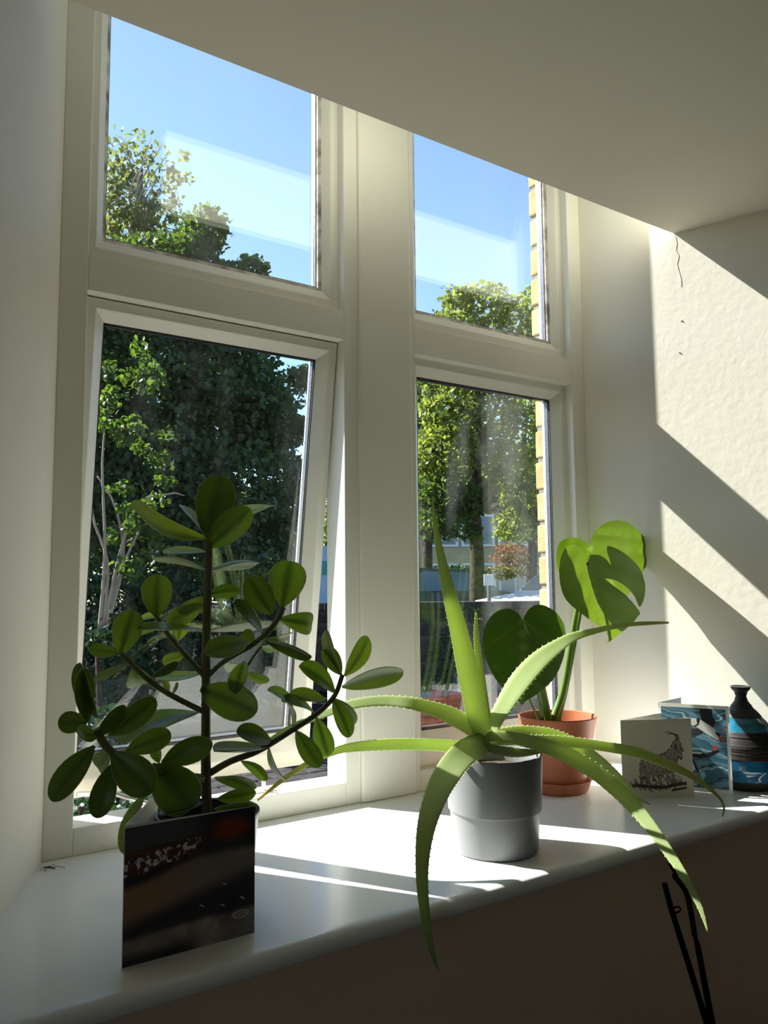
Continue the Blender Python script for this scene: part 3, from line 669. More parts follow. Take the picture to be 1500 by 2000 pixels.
def leaf_geo(bm, lay, B, T, wpx, kind='obovate', sag=0.06, fold=0.10, thick=0.0013, flip=1, wact=None, curl=0.0, nu=13, nv=8, rnd=None):
    """a thick leaf blade from B to T with apparent width wpx (photo pixels); it is rolled about its own axis so that a real, wider blade shows that much"""
    B, T = V3(B), V3(T); a = T-B; L = a.length; a.normalize()
    mid = (B+T)/2; v = (mid-CAM).normalized()
    s0 = a.cross(v); s0.normalize(); n0 = s0.cross(a); n0.normalize()      # n0 faces away from or towards the viewer
    if n0.dot(v) > 0: n0 = -n0
    w = wpx * px_m(mid); W = max(w, (wact if wact else 0.46) * L); W = min(W, max(w, 0.052))
    r = math.acos(min(1, w/W)) * flip
    s = s0*math.cos(r) + n0*math.sin(r); n = s.cross(a)
    if n.dot(-v) < 0: n = -n
    um = 0.60 if kind == 'obovate' else 0.45
    A_, B_ = 0.95, 0.95*(1-um)/um
    mx = um**A_*(1-um)**B_
    top, bot = [], []
    rnd = random.random() if rnd is None else rnd
    for i in range(nu+1):
        u = .5-.5*math.cos(PI*i/nu)
        f = (max(u, 1e-4)**A_*max(1-u, 1e-4)**B_)/mx
        f = max(f, 0.09*(1-u)) ** (0.8)
        if i == nu: f = 0.03
        c = B + a*(L*u) + n*(L*sag*math.sin(PI*u) + L*curl*u*u)
        rt, rb = [], []
        for j in range(nv+1):
            q = math.sin(PI/2*(-1+2*j/nv))
            p = c + s*(q*f*W/2) + n*(fold*W*f*(abs(q)**1.5)*0.5)
            th = thick*(0.55+0.6*(1-q*q))
            vt = bm.verts.new(p+n*th*.5); vb = bm.verts.new(p-n*th*.5)
            rib = max(0, 1-abs(q)*5)*(1-.4*u); edge = 1.0 if j in (0, nv) else 0.0
            vt[lay] = (rib*.8, edge, rnd, 1); vb[lay] = (rib, edge, rnd, 1)
            rt.append(vt); rb.append(vb)
        top.append(rt); bot.append(rb)
    for i in range(nu):
        for j in range(nv):
            bm.faces.new((top[i][j], top[i][j+1], top[i+1][j+1], top[i+1][j]))
            bm.faces.new((bot[i][j], bot[i+1][j], bot[i+1][j+1], bot[i][j+1]))
        for j in (0, nv):
            q = (top[i][j], top[i+1][j], bot[i+1][j], bot[i][j]); bm.faces.new(q if j == 0 else q[::-1])
    bm.faces.new([top[0][j] for j in range(nv+1)][::-1] + [bot[0][j] for j in range(nv+1)])
    bm.faces.new([top[nu][j] for j in range(nv+1)] + [bot[nu][j] for j in range(nv, -1, -1)])
def leaf(parent, B, T, wpx, mat, name='leaf', **k):
    bm = bmesh.new(); lay = bm.verts.layers.float_color.new('rib')
    leaf_geo(bm, lay, B, T, wpx, **k)
    return obj(name, bm, mat, parent, smooth=True)

# ------------------------------------------------------------------ clusia behind the photo card
cpx, cpy = 0.117, -0.322
clu = empty('potted_clusia', (cpx, cpy, 0), 'bushy potted clusia with thick paddle leaves behind the dark card', 'potted plant')
lathe('pot', [(0, 0), (.046, 0), (.050, .004), (.059, .112), (.061, .120), (.0605, .122), (.057, .121), (.055, .104), (0, .104)], (cpx, cpy, 0), M['dark_pot'], clu)
lathe('soil', [(0, .109), (.03, .110), (.0545, .1055)], (cpx, cpy, 0), M['soil'], clu)
YC = -0.333
def S(pts, r0, r1, mat, name='stem'):
    P = crom([tuple(at(x, y, Y)) for x, y, Y in pts], 4); n = len(P)
    o = tube(name, [V3(p) for p in P], [r0+(r1-r0)*i/(n-1) for i in range(n)], mat, clu, 9); return o
S([(405, 1612, YC), (402, 1500, YC), (402, 1400, YC), (403, 1250, YC), (406, 1130, YC), (409, 1052, YC)], .0062, .0042, M['clusia_stem'])
S([(404, 1324, YC), (437, 1293, YC-.008), (503, 1253, YC-.02), (537, 1217, YC-.025), (553, 1186, YC-.03)], .0034, .0036, M['clusia_green_stem'], 'branch')
S([(400, 1322, YC), (347, 1263, YC+.012), (325, 1235, YC+.015), (306, 1204, YC+.02)], .0032, .0028, M['clusia_green_stem'], 'branch')
S([(402, 1392, YC), (333, 1357, YC-.005), (290, 1328, YC-.01), (260, 1300, YC-.012), (236, 1276, YC-.015)], .0034, .003, M['clusia_green_stem'], 'branch')
S([(406, 1512, YC), (450, 1487, YC-.005), (505, 1466, YC-.01), (571, 1426, YC-.015), (622, 1392, YC-.018), (654, 1358, YC-.02), (669, 1318, YC-.02)], .0042, .003, M['clusia_stem'], 'branch')
S([(402, 1520, YC), (350, 1513, YC-.02), (280, 1498, YC-.045), (217, 1468, YC-.06), (187, 1425, YC-.065)], .0042, .0044, M['clusia_green_stem'], 'branch')
S([(483, 1302, YC-.012), (497, 1280, YC-.014), (511, 1263, YC-.016)], .002, .0016, M['clusia_green_stem'], 'branch')
S([(402, 1530, YC), (360, 1505, YC-.02), (318, 1487, YC-.03)], .003, .0025, M['clusia_green_stem'], 'branch')
# base x, y, Y offset; tip x, y, Y offset; apparent width px; pale?; sag; flip
D, P_ = 0, 1
LV = [
 (404,1050,0,  432,929,.012, 76,D,.02,1), (406,1070,0, 489,993,-.03, 58,D,.05,1), (402,1052,0, 256,984,-.005, 33,P_,-.16,1), (399,1040,0, 354,987,.04, 17,D,.02,1), (410,1050,0, 528,988,.03, 30,P_,.05,-1),
 (402,1078,0, 318,1077,.03, 15,P_,.0,1), (401,1112,0, 298,1090,.02, 13,D,-.10,-1), (411,1114,0, 503,1100,.02, 11,D,-.10,1),
 (404,1163,0, 470,1152,-.02, 28,D,-.15,1), (401,1165,0, 348,1196,.015, 26,P_,-.2,1), (400,1180,0, 326,1217,.025, 38,P_,.04,1), (396,1230,0, 270,1230,-.02, 13,D,.0,1), (411,1230,0, 530,1220,.03, 17,D,-.05,1),
 (392,1345,0, 502,1390,-.05, 70,D,.03,1), (484,1253,-.018, 402,1277,-.04, 44,D,.04,1), (497,1253,-.018, 475,1234,.0, 26,P_,.0,1), (513,1235,-.022, 456,1177,-.04, 25,D,.04,1), (531,1199,-.025, 484,1127,-.03, 54,D,.05,1),
 (551,1186,-.03, 568,1096,-.02, 72,D,.04,1), (545,1209,-.026, 609,1219,-.015, 44,D,.22,-1), (515,1250,-.02, 566,1239,.01, 23,P_,.06,1), (520,1251,-.02, 609,1283,-.05, 22,D,-.06,1), (478,1292,-.014, 460,1356,-.045, 35,D,.04,1),
 (484,1314,-.012, 525,1331,-.01, 19,P_,.03,1), (438,1293,-.008, 470,1302,.02, 20,P_,.02,1), (510,1262,-.016, 548,1258,.0, 16,P_,.05,1),
 (306,1206,.02, 307,1122,.03, 59,D,.02,1), (347,1252,.012, 357,1207,.03, 34,P_,.03,1), (318,1204,.02, 266,1214,.05, 11,P_,.05,1), (300,1232,.018, 250,1251,.04, 11,P_,.05,1), (362,1277,.008, 318,1294,.03, 25,P_,.05,1), (296,1322,-.01, 346,1292,-.03, 18,D,.04,1), (392,1316,0, 306,1322,.03, 18,P_,-.05,1),
 (234,1279,-.015, 260,1191,-.01, 57,D,.02,1), (230,1275,-.015, 173,1267,-.0, 27,D,-.1,1), (262,1302,-.012, 272,1337,.02, 48,P_,.05,1), (248,1300,-.014, 183,1328,.01, 15,P_,-.05,1), (336,1357,-.005, 346,1332,-.005, 6,D,.0,1), (328,1353,-.005, 321,1329,.01, 13,P_,.0,1),
 (191,1402,-.066, 155,1294,-.06, 30,D,.05,-1), (171,1410,-.066, 159,1306,-.075, 38,D,-.06,1), (170,1412,-.065, 113,1410,-.06, 43,D,-.05,1), (190,1437,-.064, 243,1377,-.08, 32,D,.03,1), (190,1437,-.064, 150,1430,-.09, 30,D,-.06,1), (213,1436,-.062, 304,1364,-.075, 47,D,.04,1),
 (386,1392,0, 233,1452,-.03, 42,D,.05,1), (245,1468,-.055, 334,1432,-.065, 46,D,.05,1), (318,1487,-.03, 415,1450,-.06, 50,D,.05,1), (184,1457,-.066, 101,1565,-.075, 52,D,.05,1), (219,1470,-.062, 298,1548,-.085, 72,D,.04,1), (219,1492,-.06, 188,1598,-.065, 48,D,.10,-1), (296,1494,-.035, 378,1577,-.03, 90,D,.03,1),
 (217,1467,-.06, 192,1500,-.02, 38,D,.03,1), (284,1550,.035, 241,1668,.035, 28,D,.04,1), (311,1490,-.03, 301,1463,-.01, 22,P_,.03,1),
 (530,1447,-.012, 462,1430,-.03, 36,D,.04,1), (521,1460,-.012, 418,1467,-.03, 20,D,-.03,1), (472,1486,-.006, 522,1523,-.01, 20,D,-.16,1), (525,1459,-.012, 561,1527,-.01, 11,D,.10,1), (571,1420,-.015, 523,1347,-.03, 9,D,.16,1),
 (578,1427,-.016, 626,1497,-.03, 38,D,.03,1), (618,1402,-.018, 641,1476,-.01, 40,D,.03,1), (650,1366,-.02, 683,1440,-.035, 34,D,.08,-1), (652,1364,-.02, 688,1418,-.0, 42,D,.03,1), (636,1368,-.019, 563,1360,-.01, 26,P_,.05,1), (612,1391,-.018, 550,1369,-.03, 19,D,.06,1), (654,1352,-.02, 584,1301,-.03, 34,D,.05,1),
 (668,1318,-.02, 639,1231,-.03, 20,D,.06,-1), (666,1318,-.02, 634,1262,-.01, 34,P_,.06,1), (673,1320,-.02, 718,1243,-.02, 36,P_,.10,1), (668,1341,-.02, 788,1313,-.045, 38,P_,-.06,1),
 (421,1518,0, 496,1542,.02, 24,D,-.08,1), (424,1560,0, 500,1547,-.015, 28,D,.0,1), (418,1580,-.002, 500,1570,-.035, 20,D,.03,1), (400,1563,-.004, 312,1592,-.035, 32,D,.0,1)]
for (bx, by, bY, tx, ty, tY, w, pale, sg, fl) in LV:
    leaf(clu, at(bx, by, YC+bY), at(tx, ty, YC+tY), w, M['clusia_pale'] if pale else M['clusia'], sag=sg, flip=fl, fold=random.uniform(.12, .42))

# ------------------------------------------------------------------ aloe in the grey pot
apx, apy = 0.5600, -0.328
alo = empty('potted_aloe', (apx, apy, 0), 'large potted aloe with long toothed leaves in a grey pot', 'potted plant')
pot = lathe('pot', [(0, 0), (.0600, 0), (.0625, .003), (.0655, .055), (.0660, .0575), (.0685, .0590), (.0712, .1345), (.0706, .1370), (.0686, .1370), (.0676, .1345), (.0645, .112), (0, .112)], (apx, apy, 0), M['grey_pot'], alo, seg=72, sharp=28)
lathe('soil', [(0, .116), (.03, .114), (.0655, .113)], (apx, apy, 0), M['soil'], alo)
def aloe_leaf(pts, roll=22, thick=.34, concave=.35, spines=True, dry=None, seg=6):
    """pts: (px, py, Y, apparent width px); lens-shaped fleshy section, teeth on both margins"""
    raw = []
    for x, y, Y, w in pts:
        p = at(x, y, Y); raw.append((p.x, p.y, p.z, w*px_m(p)))
    C = crom(raw, seg); n = len(C)
    bm = bmesh.new(); lay = bm.verts.layers.float_color.new('rib'); rings = []; frames = []; pv_ = None
    K = 12; cr = math.cos(math.radians(roll)); sr = math.sin(math.radians(roll)); rnd = random.random()
    for i, c in enumerate(C):
        p = V3(c[:3]); t = V3(C[min(i+1, n-1)][:3]) - V3(C[max(i-1, 0)][:3]); t.normalize()
        v = (p-CAM).normalized(); s0 = t.cross(v).normalized(); n0 = s0.cross(t).normalized()
        if n0.dot(v) > 0: n0 = -n0
        # roll the blade so that its upper face turns to the sky
        if pv_ is None: sg = 1 if s0.z >= 0 else -1
        else: sg = 1 if s0.dot(pv_) >= 0 else -1
        s0 = s0*sg; pv_ = s0
        s = s0*cr - n0*sr; nn = n0*cr + s0*sr
        W = max(c[3], .0008)/cr/2; T = W*thick*2
        ring = []
        for k in range(K):
            a = 2*PI*k/K; cx = math.cos(a); sy = math.sin(a)
            h = sy*T*.5*(1.0 if sy < 0 else .45)
            h += concave*W*(cx*cx-.5)*.35
            vv = bm.verts.new(p + s*(cx*W) + nn*h)
            u = i/(n-1)
            vv[lay] = ((dry[0] if dry else 0)*max(0, (u-(dry[1] if dry else 1))/(1-(dry[1] if dry else 0)+1e-6)), (abs(cx) > .95)*.5, rnd, 1)
            ring.append(vv)
        rings.append(ring); frames.append((p, t, s, nn, W))
    for A, B in zip(rings, rings[1:]):
        for k in range(K): bm.faces.new((A[k], A[(k+1) % K], B[(k+1) % K], B[k]))
    bm.faces.new(rings[0][::-1]); bm.faces.new(rings[-1])
    o = obj('leaf', bm, M['aloe'], alo, smooth=True)
    if spines:
        bm = bmesh.new(); acc = 0; nxt = .012
        for i in range(1, n-1):
            acc += (frames[i][0]-frames[i-1][0]).length
            while acc > nxt:
                nxt += random.uniform(.0075, .011)
                p, t, s, nn, W = frames[i]; p = p - t*(acc-nxt+.006)
                if W < .0022: continue
                hgt = min(.0024, W*.22)
                for sd in (-1, 1):
                    b = p + s*(sd*W*.985) + nn*(.35*W*.35*.5)
                    q = [bm.verts.new(b+t*.0009), bm.verts.new(b-t*.0009), bm.verts.new(b+nn*.0008), bm.verts.new(b-nn*.0008)]
                    tip = bm.verts.new(b + s*(sd*hgt) + t*(hgt*.5))
                    for x, y in ((0, 2), (2, 1), (1, 3), (3, 0)): bm.faces.new((q[x], q[y], tip))
        sp = obj('spines', bm, M['spine'], o); sp['kind'] = 'stuff'
    return o
Ya = apy
aloe_leaf([(955,1440,Ya,30),(940,1425,Ya-.003,42),(918,1330,Ya-.006,43),(899,1245,Ya-.008,36),(880,1170,Ya-.01,28),(864,1100,Ya-.012,18),(851,1033,Ya-.014,10),(844,972,Ya-.016,3)], roll=14, thick=.5)
aloe_leaf([(945,1425,Ya+.02,16),(915,1290,Ya+.02,14),(890,1190,Ya+.018,12),(878,1145,Ya+.016,9),(869,1110,Ya+.015,3)], roll=10, thick=.5)
aloe_leaf([(955,1430,Ya+.012,16),(948,1385,Ya+.014,17),(938,1307,Ya+.016,15),(931,1245,Ya+.016,12),(930,1196,Ya+.016,4)], roll=10, thick=.6)
aloe_leaf([(955,1432,Ya+.004,26),(973,1398,Ya,30),(1012,1336,Ya-.004,40),(1050,1292,Ya-.01,36),(1087,1263,Ya-.016,26),(1120,1244,Ya-.02,17),(1167,1231,Ya-.026,11),(1217,1221,Ya-.03,9),(1270,1217,Ya-.034,7),(1306,1216,Ya-.036,4)], roll=25, thick=.3, dry=(.35, .65))
aloe_leaf([(945,1442,Ya,26),(920,1420,Ya+.002,34),(890,1403,Ya+.006,34),(853,1387,Ya+.012,28),(803,1374,Ya+.022,23),(753,1369,Ya+.046,20),(692,1375,Ya+.07,18),(640,1392,Ya+.09,15),(571,1420,Ya+.112,12),(528,1445,Ya+.122,8),(500,1462,Ya+.128,3)], roll=30, thick=.42)
aloe_leaf([(930,1458,Ya-.004,18),(884,1457,Ya+.002,23),(820,1454,Ya+.012,23),(756,1454,Ya+.034,22),(692,1459,Ya+.056,18),(655,1467,Ya+.07,14),(605,1489,Ya+.09,11),(554,1522,Ya+.105,9),(503,1563,Ya+.116,4)], roll=-8, thick=.62, dry=(.9, .6))
aloe_leaf([(955,1447,Ya-.006,34),(932,1456,Ya-.02,46),(900,1478,Ya-.045,50),(872,1515,Ya-.082,50),(850,1560,Ya-.112,44),(833,1615,Ya-.134,36),(825,1680,Ya-.148,27),(826,1746,Ya-.155,22),(835,1812,Ya-.158,17),(846,1865,Ya-.159,10),(858,1900,Ya-.159,2)], roll=16, thick=.26)
aloe_leaf([(945,1442,Ya-.004,18),(975,1438,Ya-.015,20),(1026,1447,Ya-.035,25),(1088,1466,Ya-.06,29),(1154,1502,Ya-.09,31),(1202,1540,Ya-.118,30),(1242,1580,Ya-.148,28),(1277,1623,Ya-.18,24),(1308,1668,Ya-.21,20),(1339,1716,Ya-.24,15),(1366,1770,Ya-.265,10),(1383,1822,Ya-.285,2)], roll=22, thick=.36)
aloe_leaf([(950,1438,Ya+.002,22),(1022,1430,Ya-.006,24),(1090,1441,Ya-.012,26),(1150,1473,Ya-.016,24),(1203,1516,Ya-.02,19),(1238,1554,Ya-.02,11),(1270,1571,Ya-.02,2)], roll=28, thick=.26)
aloe_leaf([(960,1447,Ya,16),(1060,1446,Ya-.02,20),(1118,1450,Ya-.034,20),(1180,1458,Ya-.05,19),(1244,1470,Ya-.066,20),(1287,1486,Ya-.078,18),(1329,1504,Ya-.09,15),(1361,1522,Ya-.098,11),(1389,1543,Ya-.104,7),(1407,1561,Ya-.108,5),(1414,1578,Ya-.111,4),(1411,1595,Ya-.113,2)], roll=20, thick=.4, dry=(1.0, .35))
aloe_leaf([(940,1455,Ya-.012,16),(975,1466,Ya-.03,18),(1015,1470,Ya-.04,17),(1063,1468,Ya-.045,4)], roll=20, thick=.4)
aloe_leaf([(945,1436,Ya+.008,18),(915,1412,Ya+.02,26),(890,1400,Ya+.028,16),(874,1393,Ya+.032,3)], roll=30, thick=.3)

# ------------------------------------------------------------------ monstera in terracotta plastic
mx_, my_ = 0.888, -0.142
mon = empty('potted_monstera', (mx_, my_, .006), 'young potted monstera with three heart leaves in a terracotta plastic pot', 'potted plant')
prof = [(0, .006), (.046, .006), (.049, .010), (.0615, .098), (.0665, .0985), (.0725, .134), (.0735, .1375), (.0715, .1385), (.0700, .136), (.0640, .100), (.0625, .108), (0, .108)]
prof = [(0, .006), (.046, .006), (.049, .010), (.0615, .098), (.0665, .0985), (.0725, .134), (.0738, .1362), (.0728, .1385), (.0705, .137), (.0650, .110), (0, .110)]
lathe('pot', prof, (mx_, my_, 0), M['terra'], mon, seg=64, sharp=25)
lathe('soil', [(0, .118), (.03, .121), (.05, .117), (.066, .115)], (mx_, my_, 0), M['soil'], mon, seg=24)
sau = lathe('plant_saucer', [(0, 0), (.050, 0), (.054, .003), (.0605, .020), (.0618, .0215), (.0600, .0225), (.0575, .0205), (.052, .0055), (0, .0055)], (mx_, my_, 0), M['terra'], None, seg=64, sharp=25, origin=(mx_, my_, 0))
tag(sau, 'terracotta plastic saucer under the monstera pot', 'saucer')
def blade(outline, mid, Yb, tilt, mat, cup=.05, name='leaf'):
    """heart-shaped blade: outline in photo pixels, laid on a tilted plane through depth Yb; tilt = (dY per px across, dY per px down)"""
    pts = crom(outline + [outline[0]], 3)[:-1]
    cx = sum(p[0] for p in pts)/len(pts); cy = sum(p[1] for p in pts)/len(pts)
    bm = bmesh.new(); lay = bm.verts.layers.float_color.new('rib')
    vs_ = [bm.verts.new((p[0], -p[1], 0)) for p in pts]
    es = [bm.edges.new((vs_[i], vs_[(i+1) % len(vs_)])) for i in range(len(vs_))]
    bmesh.ops.triangle_fill(bm, use_beauty=True, edges=es)
    for _ in range(3):
        long = [e for e in bm.edges if e.calc_length() > 9 and not e.is_boundary]
        if not long: break
        bmesh.ops.subdivide_edges(bm, edges=long, cuts=1, use_grid_fill=False)
        bmesh.ops.triangulate(bm, faces=[f for f in bm.faces if len(f.verts) > 3])
        bmesh.ops.beautify_fill(bm, faces=bm.faces[:], edges=[e for e in bm.edges if not e.is_boundary])
    a, b = np.array(mid[0], float), np.array(mid[1], float); L = np.linalg.norm(b-a); d = (b-a)/L; nrm = np.array((-d[1], d[0]))
    rnd = random.random()
    for v in bm.verts:
        x, y = v.co.x, -v.co.y
        q = np.array((x, y))-a; along = q@d/L; across = (q@nrm)/L
        Y = Yb + tilt[0]*(x-cx) + tilt[1]*(y-cy) + cup*(across**2)*.6 + cup*.35*(along-.4)**2
        # lateral veins dent the blade
        vein = math.cos((along*1.0 - abs(across)*0.75)*2*PI*3.2)
        Y += .0012*vein*min(1, abs(across)*5)
        rib = max(0, 1-abs(across)*26)*(1 if 0 <= along <= 1 else 0)
        rib = max(rib, .30*max(0, vein-.86)/.14*(1 if -.15 <= along <= .95 else 0))
        v[lay] = (rib, 0, rnd, 1)
        v.co = at(x, y, Y)
    return obj(name, bm, mat, mon, smooth=True)
blade([(1021,1212),(1012,1198),(995,1189),(975,1192),(956,1207),(945,1232),(943,1258),(950,1290),(967,1325),(990,1350),(1008,1362),(1019,1377),(1027,1369),(1050,1355),(1080,1328),(1097,1295),(1105,1258),(1102,1222),(1088,1198),(1067,1184),(1049,1181),(1035,1188),(1026,1200)],
      ((1021, 1212), (1019, 1377)), my_-.055, (.00005, -.0002), M['monstera_dark'])
blade([(1148,1099),(1143,1085),(1134,1070),(1119,1064),(1103,1072),(1093,1100),(1094,1140),(1106,1172),(1135,1198),(1166,1220),(1182,1234),(1188,1246),(1185,1257),(1200,1246),(1230,1222),(1246,1204),(1249,1194),(1225,1165),(1200,1145),(1184,1133),(1184,1130),(1203,1134),(1225,1148),(1240,1166),(1249,1186),(1258,1168),(1260,1142),(1252,1115),(1238,1096),(1216,1078),(1192,1067),(1168,1068),(1155,1080)],
      ((1148, 1099), (1186, 1254)), my_-.06, (.0002, -.00025), M['monstera'])
blade([(1152,1070),(1146,1060),(1130,1051),(1108,1051),(1092,1061),(1087,1080),(1089,1110),(1105,1140),(1135,1160),(1175,1175),(1215,1170),(1240,1145),(1256,1116),(1271,1087),(1264,1058),(1248,1038),(1226,1020),(1202,1016),(1176,1025),(1158,1045)],
      ((1152, 1070), (1215, 1170)), my_-.01, (.0002, .0001), M['monstera'])
def pet(pts, r0, r1, mat=M['petiole']):
    P = crom([tuple(at(x, y, Y)) for x, y, Y in pts], 5); n = len(P)
    tube('petiole', [V3(p) for p in P], [r0+(r1-r0)*i/(n-1) for i in range(n)], mat, mon, 10)
pet([(1078, 1412, my_-.01), (1100, 1348, my_-.015), (1115, 1259, my_-.02), (1128, 1185, my_-.03), (1143, 1120, my_-.045), (1148, 1099, my_-.056)], .0082, .0026)
pet([(1072, 1413, my_-.005), (1064, 1368, my_-.015), (1050, 1300, my_-.03), (1030, 1240, my_-.045), (1021, 1213, my_-.053)], .0085, .0024)
pet([(1088, 1410, my_+.01), (1105, 1345, my_+.008), (1125, 1240, my_+.005), (1145, 1130, my_), (1152, 1070, my_-.005)], .0060, .0024)
pet([(1053, 1408, my_-.02), (1040, 1380, my_-.02), (1032, 1362, my_-.02)], .0022, .0014)
pet([(1060, 1410, my_-.018), (1056, 1385, my_-.022), (1050, 1352, my_-.025)], .0045, .002)

# ================================================================== cards, vase, orchid
def print_grid(name, o, ux, uy, w, h, n, fn, parent, rough=0.5, coat=0.0):
    """flat print: a fine grid on the card face with one colour per point from fn(u, v); u right, v up"""
    nx, ny = n, max(2, int(n*h/w))
    U, Vv = np.meshgrid(np.linspace(0, 1, nx), np.linspace(0, 1, ny))
    col = fn(U, Vv)
    o, ux, uy = np.array(o), np.array(ux), np.array(uy)
    P = o + U[..., None]*ux*w + Vv[..., None]*uy*h
    idx = np.arange(nx*ny).reshape(ny, nx)
    F = np.stack([idx[:-1, :-1], idx[:-1, 1:], idx[1:, 1:], idx[1:, :-1]], -1).reshape(-1, 4)
    me = bpy.data.meshes.new(name); me.from_pydata(P.reshape(-1, 3).tolist(), [], F.tolist()); me.update()
    a = me.color_attributes.new('ink', 'FLOAT_COLOR', 'POINT')
    a.data.foreach_set('color', np.concatenate([col, np.ones(col.shape[:2]+(1,))], -1).astype(np.float32).ravel())
    mt = principled(name+'_ink', (1, 1, 1), rough, 0.35, attr='ink', coat=coat)
    return link_mesh(name, me, mt, parent)
def vnoise(U, Vv, s, seed, oct=4):
    r = np.random.default_rng(seed); out = np.zeros_like(U); amp = 1; tot = 0
    for k in range(oct):
        g = r.uniform(0, 1, (66, 66)); x = (U*s[0]) % 64; y = (Vv*s[1]) % 64
        xi = x.astype(int); yi = y.astype(int); fx = x-xi; fy = y-yi; fx = fx*fx*(3-2*fx); fy = fy*fy*(3-2*fy)
        out += amp*((g[yi, xi]*(1-fx)+g[yi, xi+1]*fx)*(1-fy)+(g[yi+1, xi]*(1-fx)+g[yi+1, xi+1]*fx)*fy)
        tot += amp; amp *= .55; s = (s[0]*2, s[1]*2)
    return out/tot
def lerp(a, b, t): return np.array(a)*(1-t[..., None]) + np.array(b)*t[..., None]
def smooth(x, a, b):
    t = np.clip((x-a)/(b-a), 0, 1); return t*t*(3-2*t)
def inpoly(U, Vv, poly):
    ins = np.zeros(U.shape, bool); n = len(poly)
    for i in range(n):
        (x0, y0), (x1, y1) = poly[i], poly[(i+1) % n]
        c = ((y0 > Vv) != (y1 > Vv)) & (U < (x1-x0)*(Vv-y0)/(y1-y0+1e-12)+x0); ins ^= c
    return ins
def seg_d(U, Vv, a, b):
    a, b = np.array(a), np.array(b); d = b-a; t = np.clip(((U-a[0])*d[0]+(Vv-a[1])*d[1])/(d@d), 0, 1)
    return np.hypot(U-a[0]-t*d[0], Vv-a[1]-t*d[1])
def stroke(U, Vv, pts, w0, w1):
    m = np.zeros(U.shape, bool); n = len(pts)-1
    for i in range(n): m |= seg_d(U, Vv, pts[i], pts[i+1]) < (w0+(w1-w0)*i/max(1, n-1))
    return m
TK = 0.0006
def panel(name, a, b, z0, z1, mat, parent, zb=None, bow=0.0, N=8):
    """upright card panel between floor points a and b, slightly bowed, of card thickness"""
    a, b = V3((a[0], a[1], 0)), V3((b[0], b[1], 0)); d = (b-a); n = V3((d.y, -d.x, 0)).normalized()
    vs_, fs_ = [], []
    for i in range(N+1):
        t = i/N; p = a + d*t + n*(bow*math.sin(PI*t)); zt = z1+(zb-z1)*t if zb else z1
        for s in (1, -1):
            q = p + n*(s*TK/2); vs_ += [(q.x, q.y, z0), (q.x, q.y, zt)]
    for i in range(N):
        j = 4*i; k = j+4
        fs_ += [(j, k, k+1, j+1), (j+2, j+3, k+3, k+2), (j+1, k+1, k+3, j+3), (j, j+2, k+2, k)]
    fs_ += [(0, 1, 3, 2), (4*N, 4*N+2, 4*N+3, 4*N+1)]
    return pyd(name, vs_, fs_, mat, parent)

# --- dark coastal photo card in front of the clusia
def coast(U, Vv):
    n1 = vnoise(U, Vv, (5, 5), 1); n2 = vnoise(U, Vv, (22, 16), 2)
    c = lerp((.016, .016, .018), (.034, .033, .034), n1)
    # headland and roofs at the top
    hz = .80 + .03*np.sin(U*5) + .02*n2
    c = np.where((Vv > hz)[..., None], lerp((.060, .060, .064), (.022, .018, .018), smooth(U, .35, .75)), c)
    red = smooth(np.hypot((U-.80)/.20, (Vv-.86)/.12), 1.0, .3)*(.4+.9*n2)
    c = c*(1-np.clip(red, 0, 1)[..., None]) + np.array((.16, .030, .014))*np.clip(red, 0, 1)[..., None]
    brown = smooth(np.abs(Vv-(.79+.0*U)), .07, .0)*smooth(U, .6, .05)
    c = c*(1-.8*brown[..., None]) + np.array((.12, .045, .02))*.8*brown[..., None]
    cells = vnoise(U, Vv, (60, 40), 5, 2)
    line = .695 + .17*U
    town = (np.abs(Vv-line-.01*np.sin(U*30)) < .055) & (U < .56) & (cells > .56)
    c = np.where(town[..., None], lerp((.34, .31, .28), (.55, .52, .48), n2), c)
    dk = (np.abs(Vv-line-.01*np.sin(U*30)) < .075) & (U < .6) & ~town
    c = np.where(dk[..., None], np.array((.03, .014, .012))+.05*n2[..., None]*np.array((1, .5, .4)), c)
    # curve of sand sweeping up to the right
    edge_t = .56 + .13*smooth(U, 0, .6) + .015*n1; edge_b = .25 + .22*U + .04*(n1-.5)
    sand = smooth(Vv, edge_b-.03, edge_b+.12)*smooth(Vv, edge_t+.03, edge_t-.05)
    c = c*(1-.95*sand[..., None]) + lerp((.16, .095, .052), (.115, .098, .082), smooth(U, .0, .8))*.95*sand[..., None]
    surf = smooth(np.abs(Vv-(.58+.06*U+.03*n1)), .05, 0)*smooth(U, .7, 1)*.5
    c = c + surf[..., None]*.06*n2[..., None]
    # foreground wall and beach
    fg = smooth(Vv, .20+.03*U+.025*n1, .15+.03*U+.02*n1)
    c = c*(1-fg[..., None]) + lerp((.02, .02, .02), (.24, .20, .17), np.clip(n1*1.6-.35, 0, 1)*.8+.2*n2)*fg[..., None]
    low = smooth(Vv, .12-.03*U+.04*n1, .03)
    c = c*(1-.85*low[..., None]*smooth(U, .75, .3)[..., None])
    for (x, y) in ((.76, .435), (.58, .31), (.745, .275), (.90, .30)):
        m = stroke(U, Vv, [(x-.018, y+.008), (x, y), (x+.014, y-.012)], .004, .003); c = np.where(m[..., None], np.array((.38, .40, .42)), c)
    c = c*(1.55+.5*sand[..., None])
    boat = (np.abs(np.hypot((U-.885)/.058, (Vv-.175)/.028)-1) < .22) | (seg_d(U, Vv, (.85, .17), (.92, .18)) < .004)
    c = np.where(boat[..., None], np.array((.36, .32, .29)), c)
    return c
A_, B_, G_ = (0.0, -.390), (.146, -.390), (.0755, -.2700)
pc = empty('photo_card', (0, -.39, 0), 'dark greeting card with a coastal photograph standing before the clusia pot', 'card')
